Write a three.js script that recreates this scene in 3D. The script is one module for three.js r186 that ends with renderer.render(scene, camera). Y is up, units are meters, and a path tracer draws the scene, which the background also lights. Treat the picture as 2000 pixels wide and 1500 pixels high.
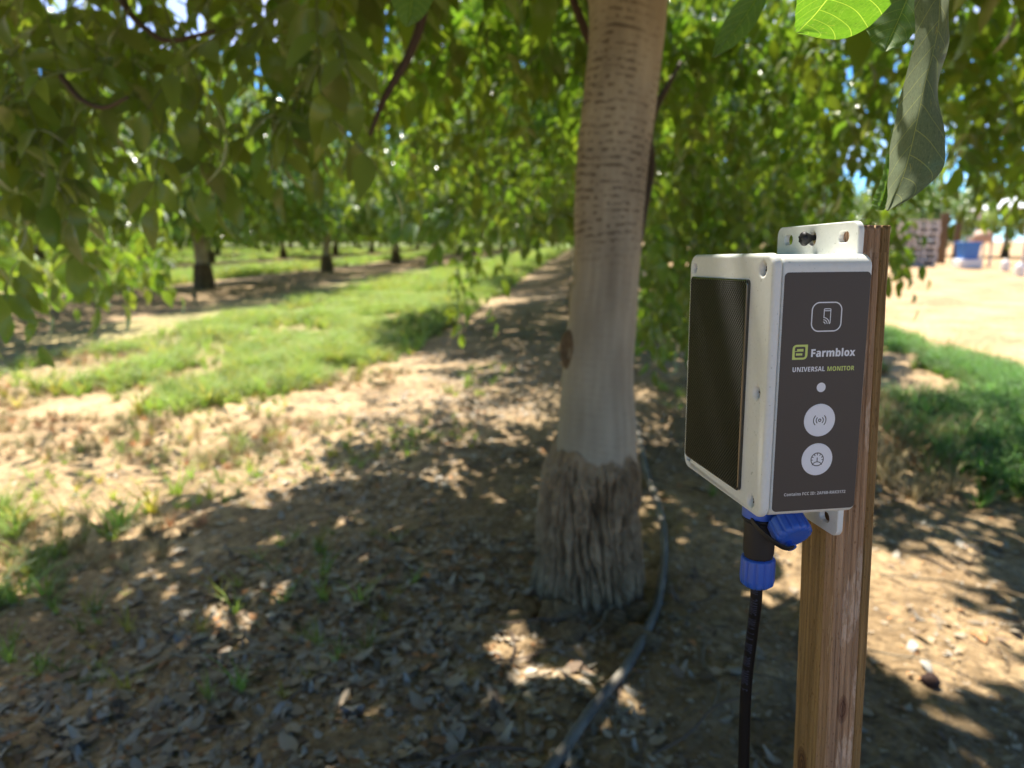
import * as THREE from 'three';
import { Sky } from 'three/addons/objects/Sky.js';
import { mergeGeometries, mergeVertices } from 'three/addons/utils/BufferGeometryUtils.js';
import { RoundedBoxGeometry } from 'three/addons/geometries/RoundedBoxGeometry.js';

// ---------------------------------------------------------------- camera, sky, sun, exposure
const scene = new THREE.Scene();
const EYE = 1.0, PITCH = THREE.MathUtils.degToRad(11.4), FPX = 1400;
const camera = new THREE.PerspectiveCamera(2 * Math.atan(750 / FPX) * 180 / Math.PI, 4 / 3, 0.02, 600);
camera.position.set(0, EYE, 0);
camera.rotation.set(-PITCH, 0, 0);
camera.focus = 0.415;
camera.userData.fStop = 7.4;
camera.updateMatrixWorld(true);

const SUN = new THREE.Vector3(-0.12, 0.883, -0.453).normalize();
const sky = new Sky();
sky.scale.setScalar(1000);
Object.assign(sky.material.uniforms.sunPosition, { value: SUN.clone() });
sky.material.uniforms.turbidity.value = 5;
sky.material.uniforms.rayleigh.value = 0.75;
sky.material.uniforms.mieCoefficient.value = 0.003;
sky.name = 'sky';
scene.add(sky);
scene.environmentIntensity = 0.15;
const sun = new THREE.DirectionalLight(new THREE.Color(1, 0.94, 0.84), 5);
sun.name = 'sun';
sun.position.copy(SUN).multiplyScalar(60);
sun.castShadow = true;
sun.shadow.mapSize.set(4096, 4096);
Object.assign(sun.shadow.camera, { left: -40, right: 40, top: 40, bottom: -40, near: 1, far: 160 });
scene.add(sun, sun.target);
const renderer = new THREE.WebGLRenderer({ antialias: true });
renderer.toneMapping = THREE.LinearToneMapping;
renderer.toneMappingExposure = 2.3;
renderer.shadowMap.enabled = true;

// ---------------------------------------------------------------- helpers
const V = (x, y, z) => new THREE.Vector3(x, y, z);
function rng(seed) { let a = seed >>> 0; return () => { a = (a + 0x6d2b79f5) | 0; let t = Math.imul(a ^ (a >>> 15), 1 | a); t = (t + Math.imul(t ^ (t >>> 7), 61 | t)) ^ t; return ((t ^ (t >>> 14)) >>> 0) / 4294967296; }; }
const lerp = THREE.MathUtils.lerp, clamp = THREE.MathUtils.clamp, sstep = (x, a, b) => { const t = clamp((x - a) / (b - a), 0, 1); return t * t * (3 - 2 * t); };
function hash3(x, y, z) { let h = Math.imul(x, 374761393) ^ Math.imul(y, 668265263) ^ Math.imul(z, 2147483647 - 1274126177); h = Math.imul(h ^ (h >>> 13), 1274126177); return ((h ^ (h >>> 16)) >>> 0) / 4294967296; }
function noise(x, y, z = 0) {
  const X = Math.floor(x), Y = Math.floor(y), Z = Math.floor(z); let u = x - X, v = y - Y, w = z - Z;
  u = u * u * (3 - 2 * u); v = v * v * (3 - 2 * v); w = w * w * (3 - 2 * w);
  const a = (i, j, k) => hash3(X + i, Y + j, Z + k);
  return lerp(lerp(lerp(a(0, 0, 0), a(1, 0, 0), u), lerp(a(0, 1, 0), a(1, 1, 0), u), v), lerp(lerp(a(0, 0, 1), a(1, 0, 1), u), lerp(a(0, 1, 1), a(1, 1, 1), u), v), w);
}
const fbm = (x, y, z = 0, n = 4) => { let s = 0, a = 0.5, t = 0; for (let i = 0; i < n; i++) { s += a * noise(x, y, z + i * 7.3); t += a; a *= 0.5; x = x * 2.03 + 11.7; y = y * 2.03 + 5.1; z *= 2.03; } return s / t; };
function curve(xs, ys) { return (x) => { if (x <= xs[0]) return ys[0]; for (let i = 1; i < xs.length; i++) if (x <= xs[i]) return lerp(ys[i - 1], ys[i], (x - xs[i - 1]) / (xs[i] - xs[i - 1])); return ys[ys.length - 1]; }; }
// a point of the photograph's 2000 x 1500 frame, as a place in the world at a depth, on a plane z = const, or on the ground
const cp = Math.cos(PITCH), sp = Math.sin(PITCH);
const dirOf = (px, py) => { const a = (px - 1000) / FPX, b = (750 - py) / FPX; return V(a, b * cp - sp, -(b * sp) - cp); };
const atDepth = (px, py, d) => { const v = dirOf(px, py).multiplyScalar(d); v.y += EYE; return v; };
const atZ = (px, py, z) => { const v = dirOf(px, py); v.multiplyScalar(z / v.z); v.y += EYE; return v; };
const atGround = (px, py, y = 0) => { const v = dirOf(px, py); v.multiplyScalar((y - EYE) / v.y); v.y += EYE; return v; };
function toPixel(p) { const y = p.y - EYE, d = -p.z * cp - y * sp; return [1000 + FPX * p.x / d, 750 - FPX * (y * cp - p.z * sp) / d, d]; }

const used = new Map();
function numbered(name) { const n = used.get(name) ?? 0; used.set(name, n + 1); return n ? name + '_' + String(n).padStart(3, '0') : name; }
function tag(o, label, category, group, kind) { if (label) o.userData.label = label; if (category) o.userData.category = category; if (group) o.userData.group = group; if (kind) o.userData.kind = kind; return o; }
function shadowed(o) { o.castShadow = true; o.receiveShadow = true; return o; }
function part(name, geo, mat, parent, label) { const m = shadowed(new THREE.Mesh(geo, mat)); m.name = numbered(name); parent.add(m); if (label) m.userData.label = label; return m; }
function thing(name, label, category, group, pos) { const g = new THREE.Group(); g.name = numbered(name); if (pos) g.position.copy(pos); scene.add(g); return tag(g, label, category, group); }
function solo(name, geo, mat, label, category, group, kind) { const m = shadowed(new THREE.Mesh(geo, mat)); m.name = numbered(name); scene.add(m); return tag(m, label, category, group, kind); }
function copyOf(src, label) { const c = src.clone(); c.traverse((o) => { if (o !== c) o.name = numbered(o.name.replace(/_\d{3,}$/, '')); }); c.name = numbered(src.name.replace(/_\d{3,}$/, '')); scene.add(c); if (label) c.userData.label = label; return c; }
function merged(list) { const gs = list.map((g) => { const n = g.index ? g.toNonIndexed() : g; for (const k of Object.keys(n.attributes)) if (!['position', 'normal', 'uv'].includes(k)) n.deleteAttribute(k); if (!n.attributes.uv) n.setAttribute('uv', new THREE.BufferAttribute(new Float32Array(n.attributes.position.count * 2), 2)); return n; }); return mergeGeometries(gs); }
// a tube whose radius changes along its way: wobble(angle, t) scales the radius
function taperTube(points, radii, seg = 10, steps = 24, wobble, uvScale = 1) {
  const path = new THREE.CatmullRomCurve3(points), rad = curve(radii.map((_, i) => i / (radii.length - 1)), radii), L = path.getLength(), pos = [], uv = [], idx = [];
  const fr = path.computeFrenetFrames(steps, false);
  for (let i = 0; i <= steps; i++) {
    const t = i / steps, c = path.getPointAt(t), r = rad(t);
    for (let j = 0; j <= seg; j++) {
      const a = j / seg * Math.PI * 2, w = wobble ? wobble((j % seg) / seg * Math.PI * 2, t) : 1;
      const p = c.clone().addScaledVector(fr.normals[i], Math.cos(a) * r * w).addScaledVector(fr.binormals[i], Math.sin(a) * r * w);
      pos.push(p.x, p.y, p.z); uv.push(j / seg, t * L * uvScale);
    }
  }
  for (let i = 0; i < steps; i++) for (let j = 0; j < seg; j++) { const a = i * (seg + 1) + j, b = a + seg + 1; idx.push(a, a + 1, b, b, a + 1, b + 1); }
  for (const end of [0, steps]) { const c = path.getPointAt(end / steps), n = pos.length / 3; pos.push(c.x, c.y, c.z); uv.push(0.5, 0); for (let j = 0; j < seg; j++) { const a = end * (seg + 1) + j; end ? idx.push(a, a + 1, n) : idx.push(a + 1, a, n); } }
  const g = new THREE.BufferGeometry(); g.setAttribute('position', new THREE.Float32BufferAttribute(pos, 3)); g.setAttribute('uv', new THREE.Float32BufferAttribute(uv, 2)); g.setIndex(idx); g.computeVertexNormals(); return g;
}
function dataTex(w, h, fn, srgb = true) {
  const d = new Uint8Array(w * h * 4);
  for (let y = 0; y < h; y++) for (let x = 0; x < w; x++) { const c = fn(x / w, y / h, x, y), i = (y * w + x) * 4; d[i] = clamp(c[0], 0, 255); d[i + 1] = clamp(c[1], 0, 255); d[i + 2] = clamp(c[2], 0, 255); d[i + 3] = 255; }
  const t = new THREE.DataTexture(d, w, h); t.wrapS = t.wrapT = THREE.RepeatWrapping; t.magFilter = THREE.LinearFilter; t.minFilter = THREE.LinearMipmapLinearFilter; t.generateMipmaps = true; if (srgb) t.colorSpace = THREE.SRGBColorSpace; t.needsUpdate = true; return t;
}
const tile = (u, v, f, oct, s) => { // noise that repeats after one turn of u and v
  let sum = 0, a = 0.5, t = 0; for (let i = 0; i < oct; i++) { const x = u * f, y = v * f, X = Math.floor(x), Y = Math.floor(y); let p = x - X, q = y - Y; p = p * p * (3 - 2 * p); q = q * q * (3 - 2 * q); const h = (m, n) => hash3(((m % f) + f) % f, ((n % f) + f) % f, s + i * 17); sum += a * lerp(lerp(h(X, Y), h(X + 1, Y), p), lerp(h(X, Y + 1), h(X + 1, Y + 1), p), q); t += a; a *= 0.55; f *= 2; } return sum / t; };
const std = (o) => new THREE.MeshStandardMaterial(o), phys = (o) => new THREE.MeshPhysicalMaterial(o), rgb = (r, g, b) => new THREE.Color().setRGB(r, g, b);

// ---------------------------------------------------------------- the orchard's lines: rows run along ROW, across them is ACROSS
const TREE = V(0.212, 0, -1.96);
const ROW = V(Math.sin(0.0997), 0, -Math.cos(0.0997)), ACROSS = V(Math.cos(0.0997), 0, Math.sin(0.0997));
const rowPoint = (u, s, y = 0) => V(TREE.x + ACROSS.x * u + ROW.x * s, y, TREE.z + ACROSS.z * u + ROW.z * s);
const uOf = (x, z) => (x - TREE.x) * ACROSS.x + (z - TREE.z) * ACROSS.z, sOf = (x, z) => (x - TREE.x) * ROW.x + (z - TREE.z) * ROW.z;
const GAP = 8.1, STEP = 7.85;
const rowDistance = (u) => { if (u > 2.5) return 9; const k = Math.max(-12, Math.min(0, Math.round(u / GAP))); return Math.abs(u - k * GAP); };
function groundY(x, z) {
  const u = uOf(x, z), s = sOf(x, z), d = rowDistance(u), far = Math.hypot(x, z);
  let y = -0.09 * (1 - Math.exp(-(d * d) / 1.6));
  if (far < 40) y += (fbm(x * 1.1 + 3, z * 1.1, 1, 3) - 0.5) * 0.07 * sstep(d + far * 0.0, 0, 0.6);
  if (far < 9) { y += (fbm(x * 7, z * 7, 4, 4) - 0.5) * 0.045; if (far < 5) y += Math.pow(fbm(x * 15, z * 15, 9, 2), 3) * 0.035; }
  const t = Math.hypot(x - TREE.x, z - TREE.z); y += -0.035 * Math.exp(-(t * t) / 0.09);
  return y;
}
// the ground: one sheet, finely divided near by and reaching the horizon
const soilMap = dataTex(1024, 1024, (u, v) => {
  const a = tile(u, v, 5, 6, 3), b = tile(u, v, 60, 3, 21), c = tile(u, v, 170, 2, 55), grit = c > 0.7 ? 22 : c < 0.28 ? -34 : 0, k = (a - 0.5) * 95 + (b - 0.5) * 85 + grit;
  return [184 + k, 156 + k * 0.92, 117 + k * 0.78];
});
const soilBump = dataTex(1024, 1024, (u, v) => { const k = 255 * clamp(tile(u, v, 24, 5, 77) * 0.7 + tile(u, v, 130, 2, 5) * 0.3, 0, 1); return [k, k, k]; }, false);
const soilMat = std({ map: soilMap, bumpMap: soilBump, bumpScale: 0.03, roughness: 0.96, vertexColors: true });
{
  const N = 520, pos = [], uv = [], col = [], idx = [], warp = (t) => Math.sinh(t * 5.6) / Math.sinh(5.6) * 420;
  const cx = 0, cz = -2.2;
  for (let j = 0; j <= N; j++) for (let i = 0; i <= N; i++) {
    const x = cx + warp(i / N * 2 - 1), z = cz + warp(j / N * 2 - 1), u = uOf(x, z), s = sOf(x, z), d = rowDistance(u);
    pos.push(x, groundY(x, z), z); uv.push(x / 2.3, z / 2.3);
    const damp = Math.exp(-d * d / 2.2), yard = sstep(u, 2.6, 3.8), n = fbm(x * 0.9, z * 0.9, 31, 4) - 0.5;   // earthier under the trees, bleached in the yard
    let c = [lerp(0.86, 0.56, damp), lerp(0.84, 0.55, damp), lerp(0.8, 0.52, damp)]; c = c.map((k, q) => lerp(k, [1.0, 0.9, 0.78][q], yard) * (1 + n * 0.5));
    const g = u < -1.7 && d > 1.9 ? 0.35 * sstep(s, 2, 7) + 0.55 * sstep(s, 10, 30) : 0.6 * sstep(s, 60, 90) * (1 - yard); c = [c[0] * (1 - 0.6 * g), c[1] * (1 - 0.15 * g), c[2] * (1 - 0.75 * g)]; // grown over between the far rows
    col.push(...c);
  }
  for (let j = 0; j < N; j++) for (let i = 0; i < N; i++) { const a = j * (N + 1) + i, b = a + N + 1; idx.push(a, b, a + 1, b, b + 1, a + 1); }
  const g = new THREE.BufferGeometry(); g.setAttribute('position', new THREE.Float32BufferAttribute(pos, 3)); g.setAttribute('uv', new THREE.Float32BufferAttribute(uv, 2)); g.setAttribute('color', new THREE.Float32BufferAttribute(col, 3)); g.setIndex(idx); g.computeVertexNormals();
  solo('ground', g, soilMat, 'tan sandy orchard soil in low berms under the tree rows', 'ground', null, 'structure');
}

// ---------------------------------------------------------------- leaves
const leafMat = phys({ color: rgb(0.195, 0.3, 0.018), roughness: 0.95, transmission: 0.55, thickness: 0, clearcoat: 0.9, clearcoatRoughness: 0.2, side: THREE.DoubleSide });
// a leaflet: base at the origin, tip at +y, one unit long; folded along its midrib and curved
function leafletGeo(wide, fold, curl, rows, across = 1, wave = 0) {
  const pos = [], uv = [], idx = [], n = across * 2 + 1;
  for (let i = 0; i <= rows; i++) {
    const t = i / rows, half = wide * Math.pow(Math.sin(Math.PI * Math.pow(clamp(t * 0.985 + 0.005, 0, 1), 0.82)), 0.85), bend = curl * t;
    for (let j = -across; j <= across; j++) {
      const e = j / across, x = half * e, lift = Math.abs(x) * fold + wave * Math.sin(t * 11 + e * 2) * Math.abs(e) * half;
      pos.push(x, Math.sin(bend) / (curl || 1e-6) + lift * Math.sin(bend) * -1, -(1 - Math.cos(bend)) / (curl || 1e-6) + lift * Math.cos(bend)); uv.push(0.5 + e * 0.5, t);
    }
  }
  for (let i = 0; i < rows; i++) for (let j = 0; j < n - 1; j++) { const a = i * n + j, b = a + n; idx.push(a, a + 1, b, b, a + 1, b + 1); }
  const g = new THREE.BufferGeometry(); g.setAttribute('position', new THREE.Float32BufferAttribute(pos, 3)); g.setAttribute('uv', new THREE.Float32BufferAttribute(uv, 2)); g.setIndex(idx); g.computeVertexNormals(); return g;
}
const X1 = V(1, 0, 0), Y1 = V(0, 1, 0), Z1 = V(0, 0, 1), DOWN = V(0, -1, 0);
function leafMatrix(base, dir, face, size) { // dir: towards the tip; face: roughly the upper side
  const y = dir.clone().normalize(), z = face.clone().addScaledVector(y, -face.dot(y)).normalize(), x = y.clone().cross(z);
  return new THREE.Matrix4().makeBasis(x, y, z).scale(V(size, size, size)).setPosition(base);
}
// a compound leaf of the walnut: pairs of leaflets and an end leaflet along a drooping stalk
function frond(base, out, r, length = 0.3, size = 0.12, pairs = 3, droop = 0.9) {
  const list = [], stalk = [base.clone()], p = base.clone(), d = out.clone().normalize(), side = d.clone().cross(Y1).normalize();
  if (side.lengthSq() < 0.1) side.set(1, 0, 0);
  const up = side.clone().cross(d).normalize();
  for (let k = 0; k <= pairs; k++) {
    p.addScaledVector(d, length / (pairs + 1)); d.addScaledVector(DOWN, droop / (pairs + 1) * (0.6 + r() * 0.8)).normalize(); stalk.push(p.clone());
    const kinds = k === pairs ? [0] : [-1, 1];
    for (const w of kinds) {
      const dir = d.clone().multiplyScalar(w ? 0.55 : 1).addScaledVector(side, w * (0.9 + r() * 0.3)).addScaledVector(DOWN, r() * 0.8 - 0.05).add(V(r() - 0.5, r() - 0.5, r() - 0.5).multiplyScalar(0.7));
      const face = up.clone().add(V(r() - 0.5, r() * 0.6, r() - 0.5).multiplyScalar(1.6)).addScaledVector(side, w * -0.3);
      list.push(leafMatrix(p, dir, face, size * (0.5 + 0.35 * k / pairs + r() * 0.6)));
    }
  }
  return { list, stalk };
}
const frondGeos = [];
for (let k = 0; k < 2; k++) { // whole compound leaves for trees further off
  const r = rng(50 + k), lf = leafletGeo(0.26, 0.35, 0.7, 3, 1), f = frond(V(0, 0, 0), V(0.2 - 0.4 * k, 0.15, 1), r, 0.32, 0.15, 3, 0.9);
  frondGeos.push(merged(f.list.map((m) => lf.clone().applyMatrix4(m))));
}
const tintOf = (r) => { const k = 0.7 + r() * 0.6, y = r(); return rgb(k * (0.8 + 0.4 * y), k, k * (0.8 + 0.4 * r())); };
function instanced(name, geo, mat, mats, parent, colors) {
  const m = new THREE.InstancedMesh(geo, mat, mats.length); mats.forEach((x, i) => m.setMatrixAt(i, x)); if (colors) colors.forEach((c, i) => m.setColorAt(i, c));
  m.name = numbered(name); shadowed(m); (parent ?? scene).add(m); m.userData.kind = 'stuff'; return m;
}

// ---------------------------------------------------------------- bark
const barkMap = dataTex(512, 1024, (u, v) => { // smooth grey-tan bark with rows of short dark cross marks
  const base = tile(u, v, 6, 5, 11), streak = tile(u, v * 0.25, 48, 2, 14), dash = tile(u, v * 5, 48, 2, 91), ph = v * 84 + 2.2 * tile(u, v, 5, 2, 61), row = Math.pow(0.5 + 0.5 * Math.cos(ph * 6.2832), 1.5), patch = tile(u, v * 2, 5, 3, 23), upper = 0.1 + 0.9 * sstep(v, 0.33, 0.42);
  const mark = (sstep(dash, 0.42, 0.66) * row * sstep(patch, 0.2, 0.5) + 0.25 * sstep(patch, 0.45, 0.7)) * upper, k = (base - 0.5) * 46 + (streak - 0.5) * 24;
  return [165 + k - mark * 58, 154 + k - mark * 58, 131 + k * 0.9 - mark * 52];
});
const barkBump = dataTex(256, 512, (u, v) => { const k = 255 * (tile(u, v, 12, 4, 8) * 0.5 + tile(u * 0.3, v, 60, 2, 19) * 0.5); return [k, k, k]; }, false);
const barkMat = std({ map: barkMap, bumpMap: barkBump, bumpScale: 0.006, roughness: 0.88 });
const roughMap = dataTex(512, 512, (u, v) => { const a = tile(u, v * 0.25, 40, 4, 33), b = tile(u, v, 14, 4, 34), k = (a - 0.5) * 70 + (b - 0.5) * 60; return [148 + k, 127 + k * 0.95, 97 + k * 0.85]; });
const roughBarkMat = std({ map: roughMap, bumpMap: roughMap, bumpScale: 0.018, roughness: 0.97 });
const darkBarkMat = std({ map: roughMap, color: rgb(0.45, 0.42, 0.4), roughness: 0.97 });
const limbMat = std({ map: barkMap, color: rgb(0.7, 0.62, 0.55), roughness: 0.9 });
const twigMat = std({ color: rgb(0.075, 0.05, 0.032), roughness: 0.8 });

// ---------------------------------------------------------------- trees of the other places in the rows
function makeTree(seed, tall, fronds = 3400, big = 1, hem = 0.6) {
  const g = new THREE.Group(), r = rng(seed);
  part('rootstock', taperTube([V(0, -0.15, 0), V(0.01, 0.16, 0), V(0, 0.5, 0.01)], [0.24, 0.2, 0.17], 14, 8, (a, t) => 1 + 0.08 * Math.sin(a * 7 + t * 3)), darkBarkMat, g);
  const lean = (r() - 0.5) * 0.2;
  part('trunk', taperTube([V(0, 0.48, 0.01), V(lean * 0.3, 0.9, 0), V(lean, 1.55, 0.03), V(lean * 1.3, 2.1, 0)], [0.14, 0.125, 0.12, 0.1], 12, 14), barkMat, g);
  const top = V(lean, 1.45, 0.03);
  const limbs = 6, ends = [];
  for (let k = 0; k < limbs; k++) {
    const a = k / limbs * 6.283 + r(), o = 1.1 + r() * 0.6, e = V(Math.cos(a) * o, 2.9 + r() * 1.1, Math.sin(a) * o * 1.25);
    part('limb', taperTube([top.clone().add(V(0, k * 0.06, 0)), top.clone().lerp(e, 0.45).add(V(0, 0.25, 0)), e, e.clone().add(V(Math.cos(a) * 0.6, 0.5, Math.sin(a) * 0.8))], [0.06, 0.045, 0.028, 0.01], 7, 10), limbMat, g);
    ends.push(e);
  }
  const mats = [], cols = [];
  while (mats.length < fronds) {
    const a = r() * 6.283, q = Math.pow(r(), 0.36), el = Math.acos(2 * r() - 1), p = V(Math.sin(el) * Math.cos(a) * 2.75 * q, Math.cos(el) * 1.95 * q, Math.sin(el) * Math.sin(a) * 3.9 * q);
    p.y += 2.85 - 0.7 * (p.x * p.x / 7 + p.z * p.z / 14);
    const lump = noise(p.x * 1.15 + seed, p.y * 1.3, p.z * 1.15);
    if (lump < 0.3 + 0.14 * r()) continue;
    const low = lerp(2.0, hem, sstep(Math.hypot(p.x / 2.7, p.z / 3.9), 0.2, 0.85)) + 0.55 * noise(p.x * 1.4, p.z * 1.4, seed);
    if (p.y < low || p.y > tall) continue;
    const out = V(p.x, 0, p.z).normalize(), yaw = Math.atan2(out.x, out.z) + (r() - 0.5) * 2, s = (0.75 + r() * 0.6) * big;
    mats.push(new THREE.Matrix4().compose(p, new THREE.Quaternion().setFromEuler(new THREE.Euler((r() - 0.35) * 0.9, yaw, (r() - 0.5) * 0.8, 'YXZ')), V(s, s, s))); cols.push(tintOf(r));
  }
  instanced('crown', frondGeos[seed % 2], leafMat, mats, g, cols);
  return g;
}
const protoTrees = [makeTree(4, 5.2), makeTree(9, 5.0)], farTrees = [makeTree(6, 5.1, 1500, 1.5, 0.5), makeTree(13, 5.2, 1500, 1.5, 0.5)];
const rowAngle = Math.atan2(ROW.x, ROW.z);
let treeCount = 0;
function plantTree(u, s, label, group, scale = 1) {
  const w = rowPoint(u, s), src = (Math.hypot(w.x, w.z) > 32 ? farTrees : protoTrees)[treeCount++ % 2], first = !src.parent, t = first ? src : src.clone(), r = rng(900 + treeCount);
  if (!first) t.traverse((o) => { if (o !== t) o.name = numbered(o.name.replace(/_\d{3,}$/, '')); });
  t.name = numbered('walnut_tree'); scene.add(t);
  const p = rowPoint(u + (r() - 0.5) * 0.3, s); p.y = groundY(p.x, p.z) + 0.01; t.position.copy(p); t.rotation.y = rowAngle + (r() > 0.5 ? Math.PI : 0) + (r() - 0.5) * 0.25; t.scale.setScalar(scale * (0.94 + r() * 0.14));
  return tag(t, label, 'tree', group);
}
plantTree(-GAP, 4.65, 'nearest walnut tree of the second row, sunlit crown at the left edge', 'walnut trees of the second row');
plantTree(-GAP, 12.5, 'walnut tree across the grass strip, its whole dark-footed trunk in view', 'walnut trees of the second row');
plantTree(-GAP, 20.35, 'walnut tree of the second row, second dark-footed trunk from the left past the grass strip', 'walnut trees of the second row');
plantTree(-GAP, 28.2, 'walnut tree of the second row, third trunk along, just left of the low hanging twigs', 'walnut trees of the second row');
plantTree(0, STEP, 'next walnut tree in the same row, hidden behind the big pale trunk', 'walnut trees of the main row');
plantTree(-2 * GAP, 20.7, 'walnut tree of the third row, dark trunk foot left of the nearest whole trunk', 'walnut trees of the third row');
plantTree(-GAP, -3.2, 'walnut tree of the second row beside the viewer', 'walnut trees of the second row');
for (let k = 0; k < 13; k++) for (let j = 0; j < 18; j++) {
  if ((k === 0 && j < 2) || (k === 1 && j < 4) || (k === 2 && j === 2)) continue;
  const s = k ? 4.8 + STEP * j : STEP * j, q = toPixel(rowPoint(-k * GAP, s, 1)); if (q[2] < 5 || q[0] < -350 || q[2] > 140) continue;
  plantTree(-k * GAP, s, 'distant walnut tree in the ' + ['main', 'second', 'third', 'fourth', 'fifth', 'sixth', 'seventh', 'eighth', 'ninth', 'tenth', 'eleventh', 'twelfth', 'thirteenth'][k] + ' row of the orchard', 'distant walnut trees of row ' + (k + 1));
}
for (const [u, s, k] of [[26, 46, 1.1], [31, 44, 1.25], [22, 52, 1.15], [36, 43, 1.2], [18, 58, 1.2], [41, 40, 1.15], [13, 62, 1.1], [9, 66, 1.1]]) plantTree(u, s, 'dark tree standing in the belt beyond the bare yard', 'trees behind the yard', k);

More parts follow.
